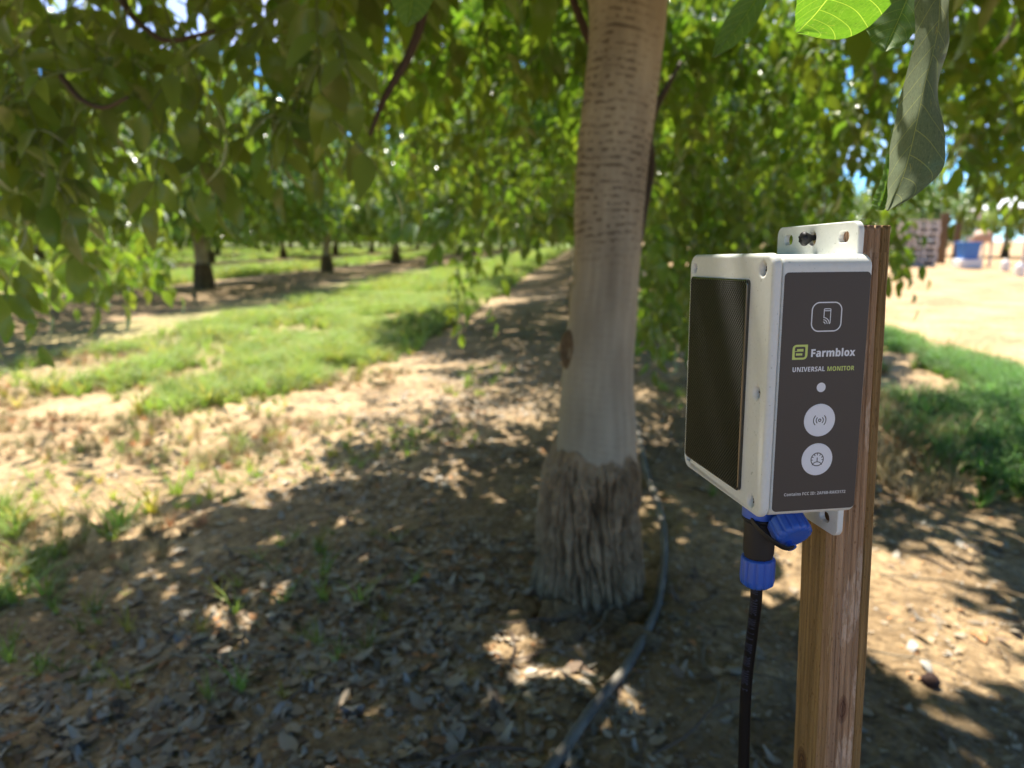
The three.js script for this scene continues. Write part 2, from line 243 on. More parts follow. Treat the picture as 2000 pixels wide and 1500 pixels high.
// ---------------------------------------------------------------- the main walnut tree
const main = thing('walnut_tree', 'big pale walnut trunk on dark furrowed rootstock in front of camera, drooping leaves above', 'tree', 'walnut trees of the main row', V(TREE.x, 0, TREE.z));
const L = (v) => v.clone().sub(main.position);
{
  const ring = (yPix, cPix, wPix) => { const c = atZ(cPix, yPix, TREE.z), d = -c.z * cp - (c.y - EYE) * sp; return [c, wPix / 2 / FPX * d]; };
  const sc = [[908, 1160, 164], [880, 1163, 153], [835, 1166, 139], [760, 1167, 134], [700, 1170, 130], [600, 1178, 127], [500, 1186, 131], [400, 1190, 137], [300, 1198, 140], [200, 1210, 143], [100, 1221, 144], [0, 1227, 152], [-80, 1226, 170], [-170, 1222, 200]].map((a) => ring(...a));
  const rr = rng(3);
  const tg = taperTube(sc.map((a) => L(a[0])), sc.map((a) => a[1]), 72, 150, (a, t) => 1 + 0.02 * (noise(Math.cos(a) * 2 + 5, Math.sin(a) * 2, t * 14) - 0.5) + 0.035 * Math.exp(-Math.pow((t - 0.335) / 0.02, 2)) * (0.5 + 0.5 * Math.sin(a + 1)), 0.62);
  part('trunk', tg, barkMat, main, 'smooth grey tan trunk with dark cross marks');
  const rs = [[1185, 1148, 232], [1140, 1147, 216], [1080, 1149, 206], [1010, 1150, 198], [950, 1154, 192], [915, 1157, 192], [890, 1159, 189], [872, 1162, 158]].map((a) => ring(...a));
  const rg = taperTube(rs.map((a) => L(a[0])), rs.map((a) => a[1]), 300, 150, (a, t) => {
    const q = a * 5.2, n1 = noise(Math.cos(a + t * 0.35) * 12 + 7 + 0.5 * noise(a * 3, t * 9), Math.sin(a + t * 0.35) * 12, t * 4.2), n2 = noise(Math.cos(a + t * 0.4) * 27 + 3, Math.sin(a + t * 0.4) * 27, t * 11), rid = 1 - Math.abs(2 * n1 - 1), rid2 = 1 - Math.abs(2 * n2 - 1);
    const groove = Math.pow(rid, 6) * 0.24 + Math.pow(rid2, 4) * 0.09, rim = sstep(t, 1, 0.86), flare = sstep(t, 0.35, 0) * 0.06 * (noise(Math.cos(a) * 2.4, Math.sin(a) * 2.4, 3) - 0.3);
    return 1 + (0.05 - groove) * rim + 0.09 * (noise(Math.cos(a) * 3.1 + 9, Math.sin(a) * 3.1, t * 3.5) - 0.5) * rim + flare + 0.02 * Math.sin(q) * 0.2;
  }, 2.2);
  { const p = rg.attributes.position, n = 301; for (let i = 0; i < 151 * n; i++) { const t = Math.floor(i / n) / 150, a = (i % n) / 300 * 6.2832, k = sstep(t, 0.72, 1); p.setY(i, p.getY(i) + k * 0.045 * (noise(Math.cos(a) * 3 + 2, Math.sin(a) * 3, 5) - 0.45) + k * 0.012 * (noise(Math.cos(a) * 14, Math.sin(a) * 14, 9) - 0.5)); } rg.computeVertexNormals(); }
  part('rootstock', rg, roughBarkMat, main, 'dark rough rootstock with deep vertical furrows');
  // a healed knot on the left flank
  const kc = atZ(1112, 684, TREE.z + 0.03), kg = new THREE.TorusGeometry(0.034, 0.02, 12, 26); kg.scale(0.55, 1.05, 0.7);
  const inner = new THREE.SphereGeometry(0.026, 14, 10); inner.scale(0.6, 1.2, 0.35);
  const k1 = part('knot', merged([kg, inner]), std({ map: roughMap, color: rgb(0.5, 0.47, 0.42), roughness: 0.95 }), main, 'brown open knot'); k1.position.copy(L(kc)); k1.rotation.y = -0.75;
  // limbs above the fork, and thin branches low on the trunk
  const T = (x, y, z) => V(x - TREE.x, y, z - TREE.z), limbs = [
    [[T(0.26, 1.62, -1.96), T(0.05, 2.0, -2.0), T(-0.5, 2.6, -1.95), T(-1.3, 3.1, -1.9), T(-1.9, 3.2, -1.8)], [0.075, 0.06, 0.045, 0.03, 0.012]],
    [[T(0.28, 1.66, -1.96), T(0.5, 2.1, -2.1), T(1.0, 2.8, -2.3), T(1.7, 3.3, -2.5), T(2.3, 3.3, -2.6)], [0.075, 0.06, 0.045, 0.03, 0.012]],
    [[T(0.26, 1.64, -2.0), T(0.3, 2.2, -2.4), T(0.45, 2.9, -3.2), T(0.6, 3.4, -4.3), T(0.7, 3.3, -5.3)], [0.07, 0.06, 0.045, 0.03, 0.012]],
    [[T(0.26, 1.64, -1.93), T(0.25, 2.2, -1.6), T(0.2, 2.7, -0.9), T(0.15, 2.9, 0), T(0.1, 2.8, 0.9)], [0.07, 0.055, 0.04, 0.028, 0.012]],
    [[T(0.27, 1.7, -1.96), T(0.3, 2.6, -1.98), T(0.25, 3.6, -2), T(0.3, 4.5, -2)], [0.07, 0.055, 0.035, 0.01]],
    [[T(0.2, 1.66, -1.96), T(-0.15, 1.95, -1.85), T(-0.6, 2.1, -1.7), T(-1.0, 1.95, -1.6), T(-1.3, 1.6, -1.55)], [0.05, 0.035, 0.025, 0.016, 0.006]],
    [[T(0.3, 1.62, -1.96), T(0.55, 1.9, -1.6), T(0.7, 1.95, -1.1), T(0.5, 1.75, -0.6), T(0.3, 1.55, -0.43)], [0.045, 0.03, 0.02, 0.01, 0.003]],
    [[L(atDepth(815, -140, 1.7)), L(atDepth(826, 20, 1.62)), L(atDepth(800, 105, 1.6)), L(atDepth(752, 190, 1.6)), L(atDepth(722, 265, 1.62))], [0.016, 0.013, 0.011, 0.009, 0.004]],
    [[T(-0.15, 1.95, -1.85), L(atDepth(700, -250, 1.75)), L(atDepth(815, -140, 1.7))], [0.024, 0.018, 0.016]],
    [[L(atDepth(1150, 78, 1.98)), L(atDepth(1128, 22, 1.9)), L(atDepth(1104, -40, 1.84)), L(atDepth(1080, -150, 1.8))], [0.013, 0.011, 0.009, 0.007]],
    [[L(atDepth(1243, 470, 2.1)), L(atDepth(1256, 400, 2.16)), L(atDepth(1270, 330, 2.24)), L(atDepth(1268, 250, 2.3)), L(atDepth(1330, 120, 2.6))], [0.02, 0.017, 0.015, 0.012, 0.005]],
    [[L(atDepth(215, -60, 1.9)), L(atDepth(250, 20, 1.75)), L(atDepth(290, 60, 1.65)), L(atDepth(330, 80, 1.6)), L(atDepth(420, 60, 1.6))], [0.012, 0.01, 0.008, 0.006, 0.004]],
    [[L(atDepth(120, 150, 1.65)), L(atDepth(160, 195, 1.6)), L(atDepth(205, 210, 1.55)), L(atDepth(250, 190, 1.5))], [0.007, 0.006, 0.005, 0.003]],
  ];
  limbs.forEach(([p, q], i) => part('branch', taperTube(p, q, 9, 26), i < 7 ? limbMat : twigMat, main));

  // foliage: compound leaves through the crown, drooping to the ground behind, kept off the lens and off the trunk
  const r = rng(77), all = [], cols = [], near = [], stalks = [];
  const nearLow = curve([-200, 0, 110, 200, 330, 450, 600, 750, 900, 1080, 1310, 1500, 1700, 1850, 1930, 2000, 2300], [520, 470, 470, 430, 330, 260, 230, 215, 180, 140, 90, 70, 40, 60, 150, 220, 260]);
  const farLow = curve([-200, 0, 80, 250, 310, 350, 420, 620, 800, 860, 890, 930, 970, 1010, 1090, 1240, 1300, 1360, 1500, 1720, 1770, 1800, 1850, 1900, 1940, 2000, 2200], [440, 430, 420, 500, 510, 380, 280, 280, 300, 370, 470, 540, 500, 370, 350, 500, 550, 560, 540, 480, 430, 300, 240, 270, 380, 370, 350]);
  const small = leafletGeo(0.22, 0.3, 0.75, 6, 1), smalls = [small];
  // openings in the crown through which the sun reaches down: [place it falls on, radius]
  const openings = [[atDepth(1625, 40, 0.42), 0.26], [atGround(1750, 1150), 0.2], [atGround(1850, 1240), 0.24], [atDepth(200, 420, 4.0), 0.5], [atGround(1050, 1370), 0.09], [atGround(970, 1420), 0.04], [atGround(1140, 1410), 0.07], [atGround(1780, 1220), 0.3], [atGround(1830, 1330), 0.22], [atGround(420, 925), 0.2], [atGround(200, 920), 0.25], [atGround(580, 915), 0.12], [atGround(1000, 830), 0.16], [atGround(920, 945), 0.09], [atGround(1900, 1010), 0.1], [atGround(1790, 760), 0.14]];
  const opened = (p) => openings.some(([q, w]) => { const d = p.clone().sub(q), t = d.dot(SUN); return t > 0 && d.addScaledVector(SUN, -t).length() < w + 0.07; });
  const accept = (p) => {
    if (opened(p)) return false;
    const [px, py, d] = toPixel(p);
    if (d < -0.2 || Math.abs(px - 1000) > 1350 || py > 1900 || py < -420) return p.y > 1.75 || (d > 2 && p.y > 1.1);
    if (d < 1.3) return p.y > 1.35 + Math.max(d, 0.05) * 0.42 + 0.15;
    if (px > 1040 && px < 1340 && d < 2.35 && py > -260) return false;
    if (d < 3.3 && px > 640) return py < -60;
    if (d < 3 && px > 330) return py < 100;
    if (px < 640 && py > -60 && d > 2.5 && hash3(Math.round(px), Math.round(py), 5) < 0.5) return false;
    return py < (d < 2.5 ? nearLow(px) : farLow(px)) - 0;
  };
  const addFrond = (p, out, single, size) => {
    const f = frond(p, out, r, 0.24 + r() * 0.1, size ?? 0.075 + r() * 0.035, r() < 0.6 ? 3 : 2, 0.7 + r() * 0.7);
    stalks.push(f.stalk);
    f.list.forEach((m) => { const c = tintOf(r); if (single && near.length < 285) near.push(m); else { all.push(m); cols.push(c); } });
  };
  // the dark near spray at upper left
  let guard = 0;
  for (let k = 0; k < 100 && guard < 12000; guard++) {
    const px = -60 + r() * 740, py = -40 + r() * 480, d = 1.5 + r() * 0.9, p = atDepth(px, py, d);
    if (opened(p) || py > nearLow(px) - 40 || noise(px / 130, py / 110, 3) < 0.42) continue;
    addFrond(L(p), V(r() - 0.5, -0.1 - r() * 0.5, r() - 0.5), true, 0.094); k++;
  }
  // the crown
  for (let k = 0; k < 9000;) {
    const a = r() * 6.283, q = Math.pow(r(), 0.36), el = Math.acos(2 * r() - 1), u = 0.65 + Math.sin(el) * Math.cos(a) * 3.0 * q, s = (Math.sin(a) > 0 ? 5 : 4) * Math.sin(el) * Math.sin(a) * q; let y = 2.95 + Math.cos(el) * 2.1 * q; y -= 0.35 * (u * u / 7 + s * s / 20);
    const p = rowPoint(u, s, y);
    if (y < 0.35 || (s < -2.6 && y < 2.1)) continue;
    if (s > 1.6 && y > 1.6 && u < -1.75 && r() < 0.5) continue;
    if (s > 2.3 && y > 1.5 && r() < (u < 0.3 ? 0.42 : 0.3)) continue;
    if (noise(p.x * 1.1 + 40, y * 1.2, p.z * 1.1) < (y > 2 ? 0.24 : 0.34) + 0.12 * r()) continue;
    if (!accept(p)) continue;
    addFrond(L(p), V(p.x - TREE.x, 0.3, p.z - TREE.z).normalize().add(V(r() - 0.5, -0.6 * r(), r() - 0.5)), false, y > 1.9 && s < 2.3 ? 0.165 : 0.085); k++;
  }
  // skirts of hanging twigs at the back and at the left
  guard = 0;
  for (let k = 0; k < 420 && guard < 60000; guard++) {
    const px = -100 + r() * 2250, d = 3.6 + r() * 2.4, top = -60, low = farLow(px), py = lerp(top, low, Math.pow(r(), 0.7)), p = atDepth(px, py, d);
    if (p.y < 0.25 || noise(px / 90, py / 120, 8) < (px > 1480 ? 0.5 : 0.46)) continue;
    if (opened(p)) continue;
    const u = uOf(p.x, p.z); if (u < -3.4 || u > 3.6) continue;
    if (u < -1.2 && py > 420 && px > 330) continue;
    if (px > 330 && px < 860 && r() < 0.55) continue;
    addFrond(L(p), V(r() - 0.5, -0.2 - r() * 0.6, r() - 0.5), false); k++;
  }
  for (const [n, x0, x1, y0, y1, d0, d1] of [[46, 70, 330, 270, 520, 3.4, 4.6], [24, -40, 150, 280, 500, 2.2, 3.2], [60, 1480, 2080, -60, 260, 3.0, 4.6], [16, 1880, 2080, 120, 280, 2.8, 3.8], [60, 520, 1040, -120, 150, 3.1, 4.6], [70, 1240, 1365, 400, 640, 3.5, 4.8], [50, 1330, 1540, 330, 470, 3.6, 5], [70, 1480, 2080, -80, 250, 3.0, 4.8], [110, 1240, 1560, 20, 420, 3.3, 4.9], [12, 870, 985, 440, 590, 4.3, 5.0], [95, 1235, 1520, 330, 620, 3.7, 5.4], [10, 1725, 1790, 420, 520, 4.2, 5], [26, 640, 1080, 150, 400, 3.6, 5]]) for (let k = 0; k < n; k++) addFrond(L(atDepth(lerp(x0, x1, r()), lerp(y0, y1, r()), lerp(d0, d1, r()))), V(r() - 0.5, -0.2 - r() * 0.6, r() - 0.5), false);
  const leafNear = [leafletGeo(0.22, 0.28, 0.7, 10, 2, 0.05), leafletGeo(0.19, 0.4, 1.0, 10, 2, 0.07), leafletGeo(0.24, 0.2, 0.5, 10, 2, 0.04)];
  near.forEach((m, i) => { const o = part('leaf', leafNear[i % 3], leafMat, main); m.decompose(o.position, o.quaternion, o.scale); });
  instanced('foliage', smalls[0], leafMat, all, main, cols);
  const st = []; stalks.forEach((s, i) => { if (i < 100 || i % 5 === 0) st.push(taperTube(s, [0.0022, 0.0012], 4, 5)); });
  const sm = part('leaf_stalk', merged(st), std({ color: rgb(0.13, 0.17, 0.05), roughness: 0.8 }), main); sm.userData.kind = 'stuff';
}

// ---------------------------------------------------------------- the sharp leaves hanging over the monitor
function veinTexture(base, vein, seed) {
  const c = document.createElement('canvas'); c.width = 512; c.height = 1024; const g = c.getContext('2d'), r = rng(seed);
  g.fillStyle = base; g.fillRect(0, 0, 512, 1024);
  for (let i = 0; i < 9000; i++) { const k = r(); g.fillStyle = k > 0.5 ? `rgba(255,255,210,${0.05 * r()})` : `rgba(0,10,0,${0.08 * r()})`; g.fillRect(r() * 512, r() * 1024, 2 + r() * 10, 2 + r() * 10); }
  g.strokeStyle = vein; g.lineCap = 'round';
  const line = (pts, w, al) => { g.globalAlpha = al; g.lineWidth = w; g.beginPath(); pts.forEach((p, i) => i ? g.lineTo(...p) : g.moveTo(...p)); g.stroke(); };
  line([[256, 1024], [256, 0]], 7, 1);
  for (let k = 0; k < 11; k++) for (const s of [-1, 1]) { // side veins bow towards the tip (the top of the picture)
    const y = 1000 - k * 92 - (s > 0 ? 38 : 0), pts = []; for (let t = 0; t <= 1.001; t += 0.1) pts.push([256 + s * t * 262, y - 90 * t - 70 * t * t]); line(pts, 3.2, 0.9);
    for (let q = 0; q < 10; q++) { const t = 0.08 + r() * 0.85, x = 256 + s * t * 262, yy = y - 90 * t - 70 * t * t; line([[x, yy], [x + s * (r() * 16 - 8), yy - 40 - r() * 12], [x + s * (r() * 26 - 13), yy - 84]], 1.1, 0.35); }
  }
  g.globalAlpha = 0.8; g.strokeStyle = '#b9a845'; for (let k = 0; k < 7; k++) { let x = 150 + r() * 250, y = 200 + r() * 600; const pts = [[x, y]]; for (let q = 0; q < 5; q++) pts.push([x += r() * 18 - 9, y += r() * 16 - 4]); line(pts, 1.5 + r() * 2, 0.7); }
  for (let k = 0; k < 26; k++) { g.globalAlpha = 0.5; g.fillStyle = r() < 0.5 ? '#6b5a2c' : '#cfcaa0'; g.beginPath(); g.arc(r() * 512, r() * 1024, 1 + r() * 3.5, 0, 7); g.fill(); }
  const t = new THREE.CanvasTexture(c); t.colorSpace = THREE.SRGBColorSpace; return t;
}
{
  // rows of left edge, midrib and right edge in the frame, each with its depth, give a curved sheet
  const sheet = (rows, sub = 6) => {
    const pos = [], uv = [], idx = [], M = 40, n = sub * 2 + 1, cs = [0, 1, 2].map((k) => new THREE.CatmullRomCurve3(rows.map((q) => L(atDepth(q[k][0], q[k][1], q[k][2])))));
    for (let i = 0; i <= M; i++) { const t = i / M, [a, b, c] = cs.map((q) => q.getPoint(t)); for (let j = 0; j < n; j++) { const e = j / sub - 1, p = e < 0 ? b.clone().lerp(a, -e) : b.clone().lerp(c, e); const bulge = Math.sin(Math.abs(e) * Math.PI) * 0.0022 + 0.0006 * Math.sin(t * 40 + Math.abs(e) * 3) * Math.abs(e); p.z += bulge; pos.push(p.x, p.y, p.z); uv.push(0.5 + e * 0.48, t); } }
    for (let i = 0; i < M; i++) for (let j = 0; j < n - 1; j++) { const a = i * n + j, b = a + n; idx.push(a, b, a + 1, b, b + 1, a + 1); }
    const g = new THREE.BufferGeometry(); g.setAttribute('position', new THREE.Float32BufferAttribute(pos, 3)); g.setAttribute('uv', new THREE.Float32BufferAttribute(uv, 2)); g.setIndex(idx); g.computeVertexNormals(); return g;
  };
  const under = phys({ map: veinTexture('#6c7a54', '#a3a75a', 5), roughness: 0.9, transmission: 0.3, thickness: 0, side: THREE.DoubleSide });
  const upper = phys({ map: veinTexture('#66951c', '#b4c94a', 6), roughness: 0.95, transmission: 0.65, thickness: 0, clearcoat: 0.3, clearcoatRoughness: 0.4, side: THREE.DoubleSide });
  part('leaf', sheet([[[1812, -70, 0.44], [1840, -75, 0.43], [1860, -70, 0.425]], [[1786, -10, 0.437], [1836, -12, 0.427], [1853, -8, 0.418]], [[1788, 50, 0.436], [1833, 50, 0.424], [1854, 50, 0.42]], [[1781, 105, 0.436], [1821, 108, 0.424], [1851, 100, 0.43]], [[1764, 165, 0.438], [1806, 166, 0.422], [1832, 160, 0.428]], [[1750, 225, 0.438], [1793, 228, 0.42], [1838, 222, 0.42]], [[1739, 285, 0.436], [1779, 290, 0.42], [1847, 280, 0.415]], [[1735, 340, 0.43], [1763, 346, 0.42], [1838, 335, 0.412]], [[1733, 380, 0.425], [1746, 385, 0.42], [1790, 380, 0.414]], [[1730, 410, 0.42], [1731, 412, 0.42], [1734, 412, 0.419]]]), under, main, 'long grey-green leaf hanging underside out');
  part('leaf', sheet([[[1732, 300, 0.436], [1739, 310, 0.437], [1740, 315, 0.437]], [[1721, 350, 0.434], [1733, 352, 0.436], [1736, 352, 0.436]], [[1706, 385, 0.43], [1724, 390, 0.434], [1733, 388, 0.434]], [[1701, 408, 0.428], [1716, 411, 0.43], [1728, 411, 0.431]]], 3), upper, main, 'small yellow green leaf tip folded behind the long leaf');
  part('leaf', sheet([[[1675, -118, 0.382], [1690, -120, 0.384], [1705, -118, 0.382]], [[1590, -70, 0.39], [1668, -80, 0.394], [1745, -95, 0.39]], [[1562, -25, 0.402], [1640, -35, 0.406], [1775, -35, 0.402]], [[1555, 10, 0.413], [1614, 0, 0.416], [1735, 14, 0.414]], [[1553, 38, 0.421], [1588, 32, 0.423], [1692, 56, 0.424]], [[1553, 55, 0.426], [1570, 50, 0.427], [1640, 77, 0.429]], [[1555, 63, 0.428], [1560, 61, 0.429], [1585, 71, 0.43]], [[1556, 64, 0.429], [1557, 64, 0.43], [1558, 65, 0.43]]]), upper, main, 'broad bright green leaf lit from behind');
  part('leaf', sheet([[[1800, -80, 0.482], [1806, -84, 0.485], [1812, -80, 0.482]], [[1730, -40, 0.472], [1790, -45, 0.477], [1815, -30, 0.47]], [[1698, 5, 0.463], [1771, 0, 0.467], [1800, 20, 0.46]], [[1690, 45, 0.455], [1752, 45, 0.458], [1787, 60, 0.453]], [[1700, 76, 0.45], [1736, 80, 0.452], [1762, 90, 0.448]], [[1722, 100, 0.446], [1727, 102, 0.447], [1733, 100, 0.446]]]), upper, main, 'dark green leaf between the bright leaf and the long one');
  const soft = sheet([[[1495, -60, 0.68], [1500, -62, 0.69], [1505, -60, 0.68]], [[1455, -15, 0.67], [1482, -10, 0.68], [1497, 0, 0.67]], [[1415, 40, 0.67], [1446, 45, 0.68], [1470, 55, 0.67]], [[1396, 88, 0.68], [1412, 90, 0.685], [1432, 92, 0.68]], [[1390, 112, 0.69], [1392, 113, 0.69], [1396, 112, 0.69]]]);
  part('leaf', soft, upper, main, 'blurred dark leaf right of the trunk top');
  const mid = sheet([[[820, -90, 0.95], [825, -92, 0.96], [830, -90, 0.95]], [[765, -50, 0.94], [815, -52, 0.96], [850, -45, 0.95]], [[762, -5, 0.93], [805, -5, 0.95], [845, 0, 0.94]], [[778, 32, 0.93], [800, 35, 0.95], [826, 34, 0.94]], [[790, 52, 0.94], [795, 53, 0.945], [800, 52, 0.94]]]);
  part('leaf', mid, upper, main, 'dark leaf tip at the top edge of the view');
  const W = (px, py, d) => L(atDepth(px, py, d));
  part('branch', taperTube([V(0.3 - TREE.x, 1.55, -0.43 - TREE.z), W(1560, -420, 0.5), W(1700, -160, 0.45), W(1840, -72, 0.432)], [0.003, 0.0022, 0.0018, 0.0012], 8, 20), twigMat, main);
  part('branch', taperTube([W(1700, -160, 0.45), W(1692, -135, 0.405), W(1690, -118, 0.383)], [0.0018, 0.0014, 0.001], 6, 8), twigMat, main);
  part('branch', taperTube([W(1740, -130, 0.44), W(1790, -110, 0.47), W(1806, -82, 0.485)], [0.0016, 0.0012, 0.001], 6, 8), twigMat, main);
  part('branch', taperTube([W(1560, -420, 0.5), W(1540, -200, 0.6), W(1500, -60, 0.69)], [0.002, 0.0016, 0.001], 6, 10), twigMat, main);
}

// ---------------------------------------------------------------- the monitor box: its own axes, x towards the camera, z out of the lid, y up
const BOX = new THREE.Group();
{
  const m = new THREE.Matrix4().makeBasis(V(0.1431, 0.0296, 0.9893).normalize(), V(-0.008, 0.9996, -0.0287).normalize(), V(-0.9897, -0.0038, 0.1432).normalize());
  m.setPosition(0.14002, EYE - 0.007, -0.38806); m.decompose(BOX.position, BOX.quaternion, BOX.scale);
}
const W0 = 0.1167, H0 = 0.15, D0 = 0.0582;
const plasticMap = dataTex(256, 256, (u, v) => { const k = (tile(u, v, 70, 2, 4) - 0.5) * 7 + (tile(u, v, 5, 4, 9) - 0.5) * 9 - (tile(u, v, 64, 1, 31) > 0.965 ? 34 : 0); return [232 + k, 233 + k, 226 + k * 1.1]; }); plasticMap.repeat.set(9, 9);
const plastic = phys({ map: plasticMap, roughness: 0.42, bumpMap: plasticMap, bumpScale: 0.0002, specularIntensity: 0.8 });
const steel = std({ color: rgb(0.55, 0.53, 0.5), metalness: 1, roughness: 0.28 }), blackPlastic = std({ color: rgb(0.012, 0.012, 0.013), roughness: 0.45 }), bluePlastic = phys({ color: rgb(0.035, 0.12, 0.52), roughness: 0.38 });
function roundRect(x0, y0, x1, y1, r, S = THREE.Shape) { const s = new S(); s.moveTo(x0 + r, y0); s.lineTo(x1 - r, y0); s.absarc(x1 - r, y0 + r, r, -Math.PI / 2, 0); s.lineTo(x1, y1 - r); s.absarc(x1 - r, y1 - r, r, 0, Math.PI / 2); s.lineTo(x0 + r, y1); s.absarc(x0 + r, y1 - r, r, Math.PI / 2, Math.PI); s.lineTo(x0, y0 + r); s.absarc(x0 + r, y0 + r, r, Math.PI, Math.PI * 1.5); return s; }
function circlePath(x, y, r) { const p = new THREE.Path(); p.absarc(x, y, r, 0, Math.PI * 2, true); return p; }
const monitor = thing('monitor_box', 'pale grey plastic monitor box with dark label and solar panel, screwed to the wooden stake', 'monitor');
monitor.position.copy(BOX.position); monitor.quaternion.copy(BOX.quaternion);
{
  const g = monitor;
  // lid
  const b = 0.0024, lidShape = roundRect(-W0 + b, -H0 + b, -b, -b, 0.0058), screws = [[-0.0122, -0.0088, 0.0044], [-0.0126, -0.078, 0.0042], [-0.0132, -0.1425, 0.0044], [-0.1085, -0.0088, 0.0042], [-0.1128, -0.0755, 0.0024], [-0.1085, -0.1428, 0.0042]];
  for (const [x, y, q] of screws) lidShape.holes.push(circlePath(x, y, q + b * 0.4));
  const lid = new THREE.ExtrudeGeometry(lidShape, { depth: 0.0056 - 2 * b, bevelEnabled: true, bevelThickness: b, bevelSize: b, bevelSegments: 6, curveSegments: 20 }); lid.translate(0, 0, -0.0056 + b);
  const lidMesh = part('lid', lid, plastic, g); lidMesh.position.z = 0;
  const backing = new THREE.ExtrudeGeometry(roundRect(-W0 + 0.003, -H0 + 0.003, -0.003, -0.003, 0.005), { depth: 0.0012, bevelEnabled: false, curveSegments: 16 }); backing.translate(0, 0, -0.0062);
  part('gasket', backing, std({ color: rgb(0.42, 0.42, 0.41), roughness: 0.6 }), g);
  const head = new THREE.CylinderGeometry(0.0034, 0.0034, 0.0014, 20); head.rotateX(Math.PI / 2);
  const dome = new THREE.SphereGeometry(0.0042, 16, 6, 0, 6.2832, 0, 0.72); dome.rotateX(Math.PI / 2); dome.translate(0, 0, -0.0026);
  const slotA = new THREE.BoxGeometry(0.0034, 0.0007, 0.0003), slotB = new THREE.BoxGeometry(0.0007, 0.0034, 0.0003); slotA.translate(0, 0, 0.0017); slotB.translate(0, 0, 0.0018);
  const headGeo = merged([head, dome]), slotGeo = merged([slotA, slotB]);
  screws.forEach(([x, y], i) => { const s = part('screw', headGeo, steel, g); s.position.set(x, y, -0.0042); s.scale.setScalar(i === 4 ? 0.62 : 1); s.rotation.z = 0.4 + i * 1.1; part('screw_slot', slotGeo, blackPlastic, s); });
  // body
  const bb = 0.0016, body = new THREE.ExtrudeGeometry(roundRect(-W0 + bb + 0.0008, -H0 + bb + 0.0008, -bb - 0.0008, -bb - 0.0008, 0.006), { depth: D0 - 0.006 - 2 * bb, bevelEnabled: true, bevelThickness: bb, bevelSize: bb, bevelSegments: 4, curveSegments: 20 }); body.translate(0, 0, -D0 + bb);
  part('body', body, plastic, g);
  // flanges with slotted holes, above and below
  const flange = (y0, y1, upSide) => {
    const s = new THREE.Shape(), x0 = -0.1, x1 = -0.0105, r = 0.0058;
    if (upSide) { s.moveTo(x1, y0); s.lineTo(x1, y1 - r); s.absarc(x1 - r, y1 - r, r, 0, Math.PI / 2); s.lineTo(x0 + r, y1); s.absarc(x0 + r, y1 - r, r, Math.PI / 2, Math.PI); s.lineTo(x0, y0); }
    else { s.moveTo(x0, y0); s.lineTo(x0, y1 + r); s.absarc(x0 + r, y1 + r, r, Math.PI, Math.PI * 1.5); s.lineTo(x1 - r, y1); s.absarc(x1 - r, y1 + r, r, -Math.PI / 2, 0); s.lineTo(x1, y0); }
    s.closePath();
    const yc = (y0 + y1) / 2 + (upSide ? 0.0018 : -0.0018), w = 0.0050, h = 0.0031;
    for (const xc of [-0.0245, -0.0855]) { const p = new THREE.Path(); p.absarc(xc + w - h, yc, h, -Math.PI / 2, Math.PI / 2); p.absarc(xc - w + h, yc, h, Math.PI / 2, Math.PI * 1.5); p.closePath(); s.holes.push(p); }
    s.holes.push(circlePath(-0.0573, yc, 0.0044));
    const e = 0.0008, q = new THREE.ExtrudeGeometry(s, { depth: 0.0022, bevelEnabled: true, bevelThickness: e, bevelSize: e, bevelOffset: -e, bevelSegments: 3, curveSegments: 14 }); q.translate(0, 0, -D0 + e - 0.0001); return q;
  };
  part('flange', flange(-0.003, 0.0175, true), plastic, g);
  part('flange', flange(-0.147, -0.168, false), plastic, g);
  const sg = new THREE.LatheGeometry([[0, 0.0052], [0.0028, 0.005], [0.0044, 0.004], [0.005, 0.0026], [0.0048, 0.0018], [0.002, -0.002], [0.0017, -0.016], [0, -0.017]].map((q) => new THREE.Vector2(...q)), 24); sg.rotateX(Math.PI / 2);
  const ms = part('mounting_screw', sg, std({ color: rgb(0.012, 0.012, 0.014), roughness: 0.5, metalness: 0.3 }), g, 'black cross-head screw through the upper flange'); ms.position.set(-0.0570, 0.0092, -D0 + 0.0062); ms.scale.set(0.9, 0.9, 1); ms.rotation.y = -0.15; ms.rotation.x = 0.12;
  const cr = [new THREE.BoxGeometry(0.005, 0.0011, 0.0004), new THREE.BoxGeometry(0.0011, 0.005, 0.0004)]; cr[0].translate(0, 0, 0.0052); cr[1].translate(0, 0, 0.0053); part('screw_slot', merged(cr), std({ color: rgb(0.002, 0.002, 0.002), roughness: 1 }), ms).rotation.z = 0.7;

  // solar panel: a dark plate with a raised rim and a fine dimpled face
  const px0 = -0.1092, px1 = -0.0258, py0 = -0.1408, py1 = -0.0146, rimR = 0.0022;
  const pan = new THREE.ExtrudeGeometry(roundRect(px0 + 0.0008, py0 + 0.0008, px1 - 0.0008, py1 - 0.0008, rimR), { depth: 0.0016, bevelEnabled: true, bevelThickness: 0.0006, bevelSize: 0.0008, bevelSegments: 4, curveSegments: 10 });
  const pp = part('solar_panel', pan, phys({ color: rgb(0.012, 0.012, 0.01), roughness: 0.22, clearcoat: 1, clearcoatRoughness: 0.12 }), g, 'black solar panel set in the lid'); pp.position.z = 0;
  const N = 512, dim = dataTex(N, N, (u, v) => { // four dimples a tile in offset rows, between raised threads
    const c = (x, y) => { const a = (x - Math.floor(x) - 0.5), q = (y - Math.floor(y) - 0.5); return Math.max(0, 1 - (a * a + q * q) * 5.2); };
    const k = Math.max(c(u * 2, v * 2), c(u * 2 + 0.5, v * 2 + 0.5)), h = 255 * (1 - k * k * (3 - 2 * k)); return [h, h, h]; }, false);
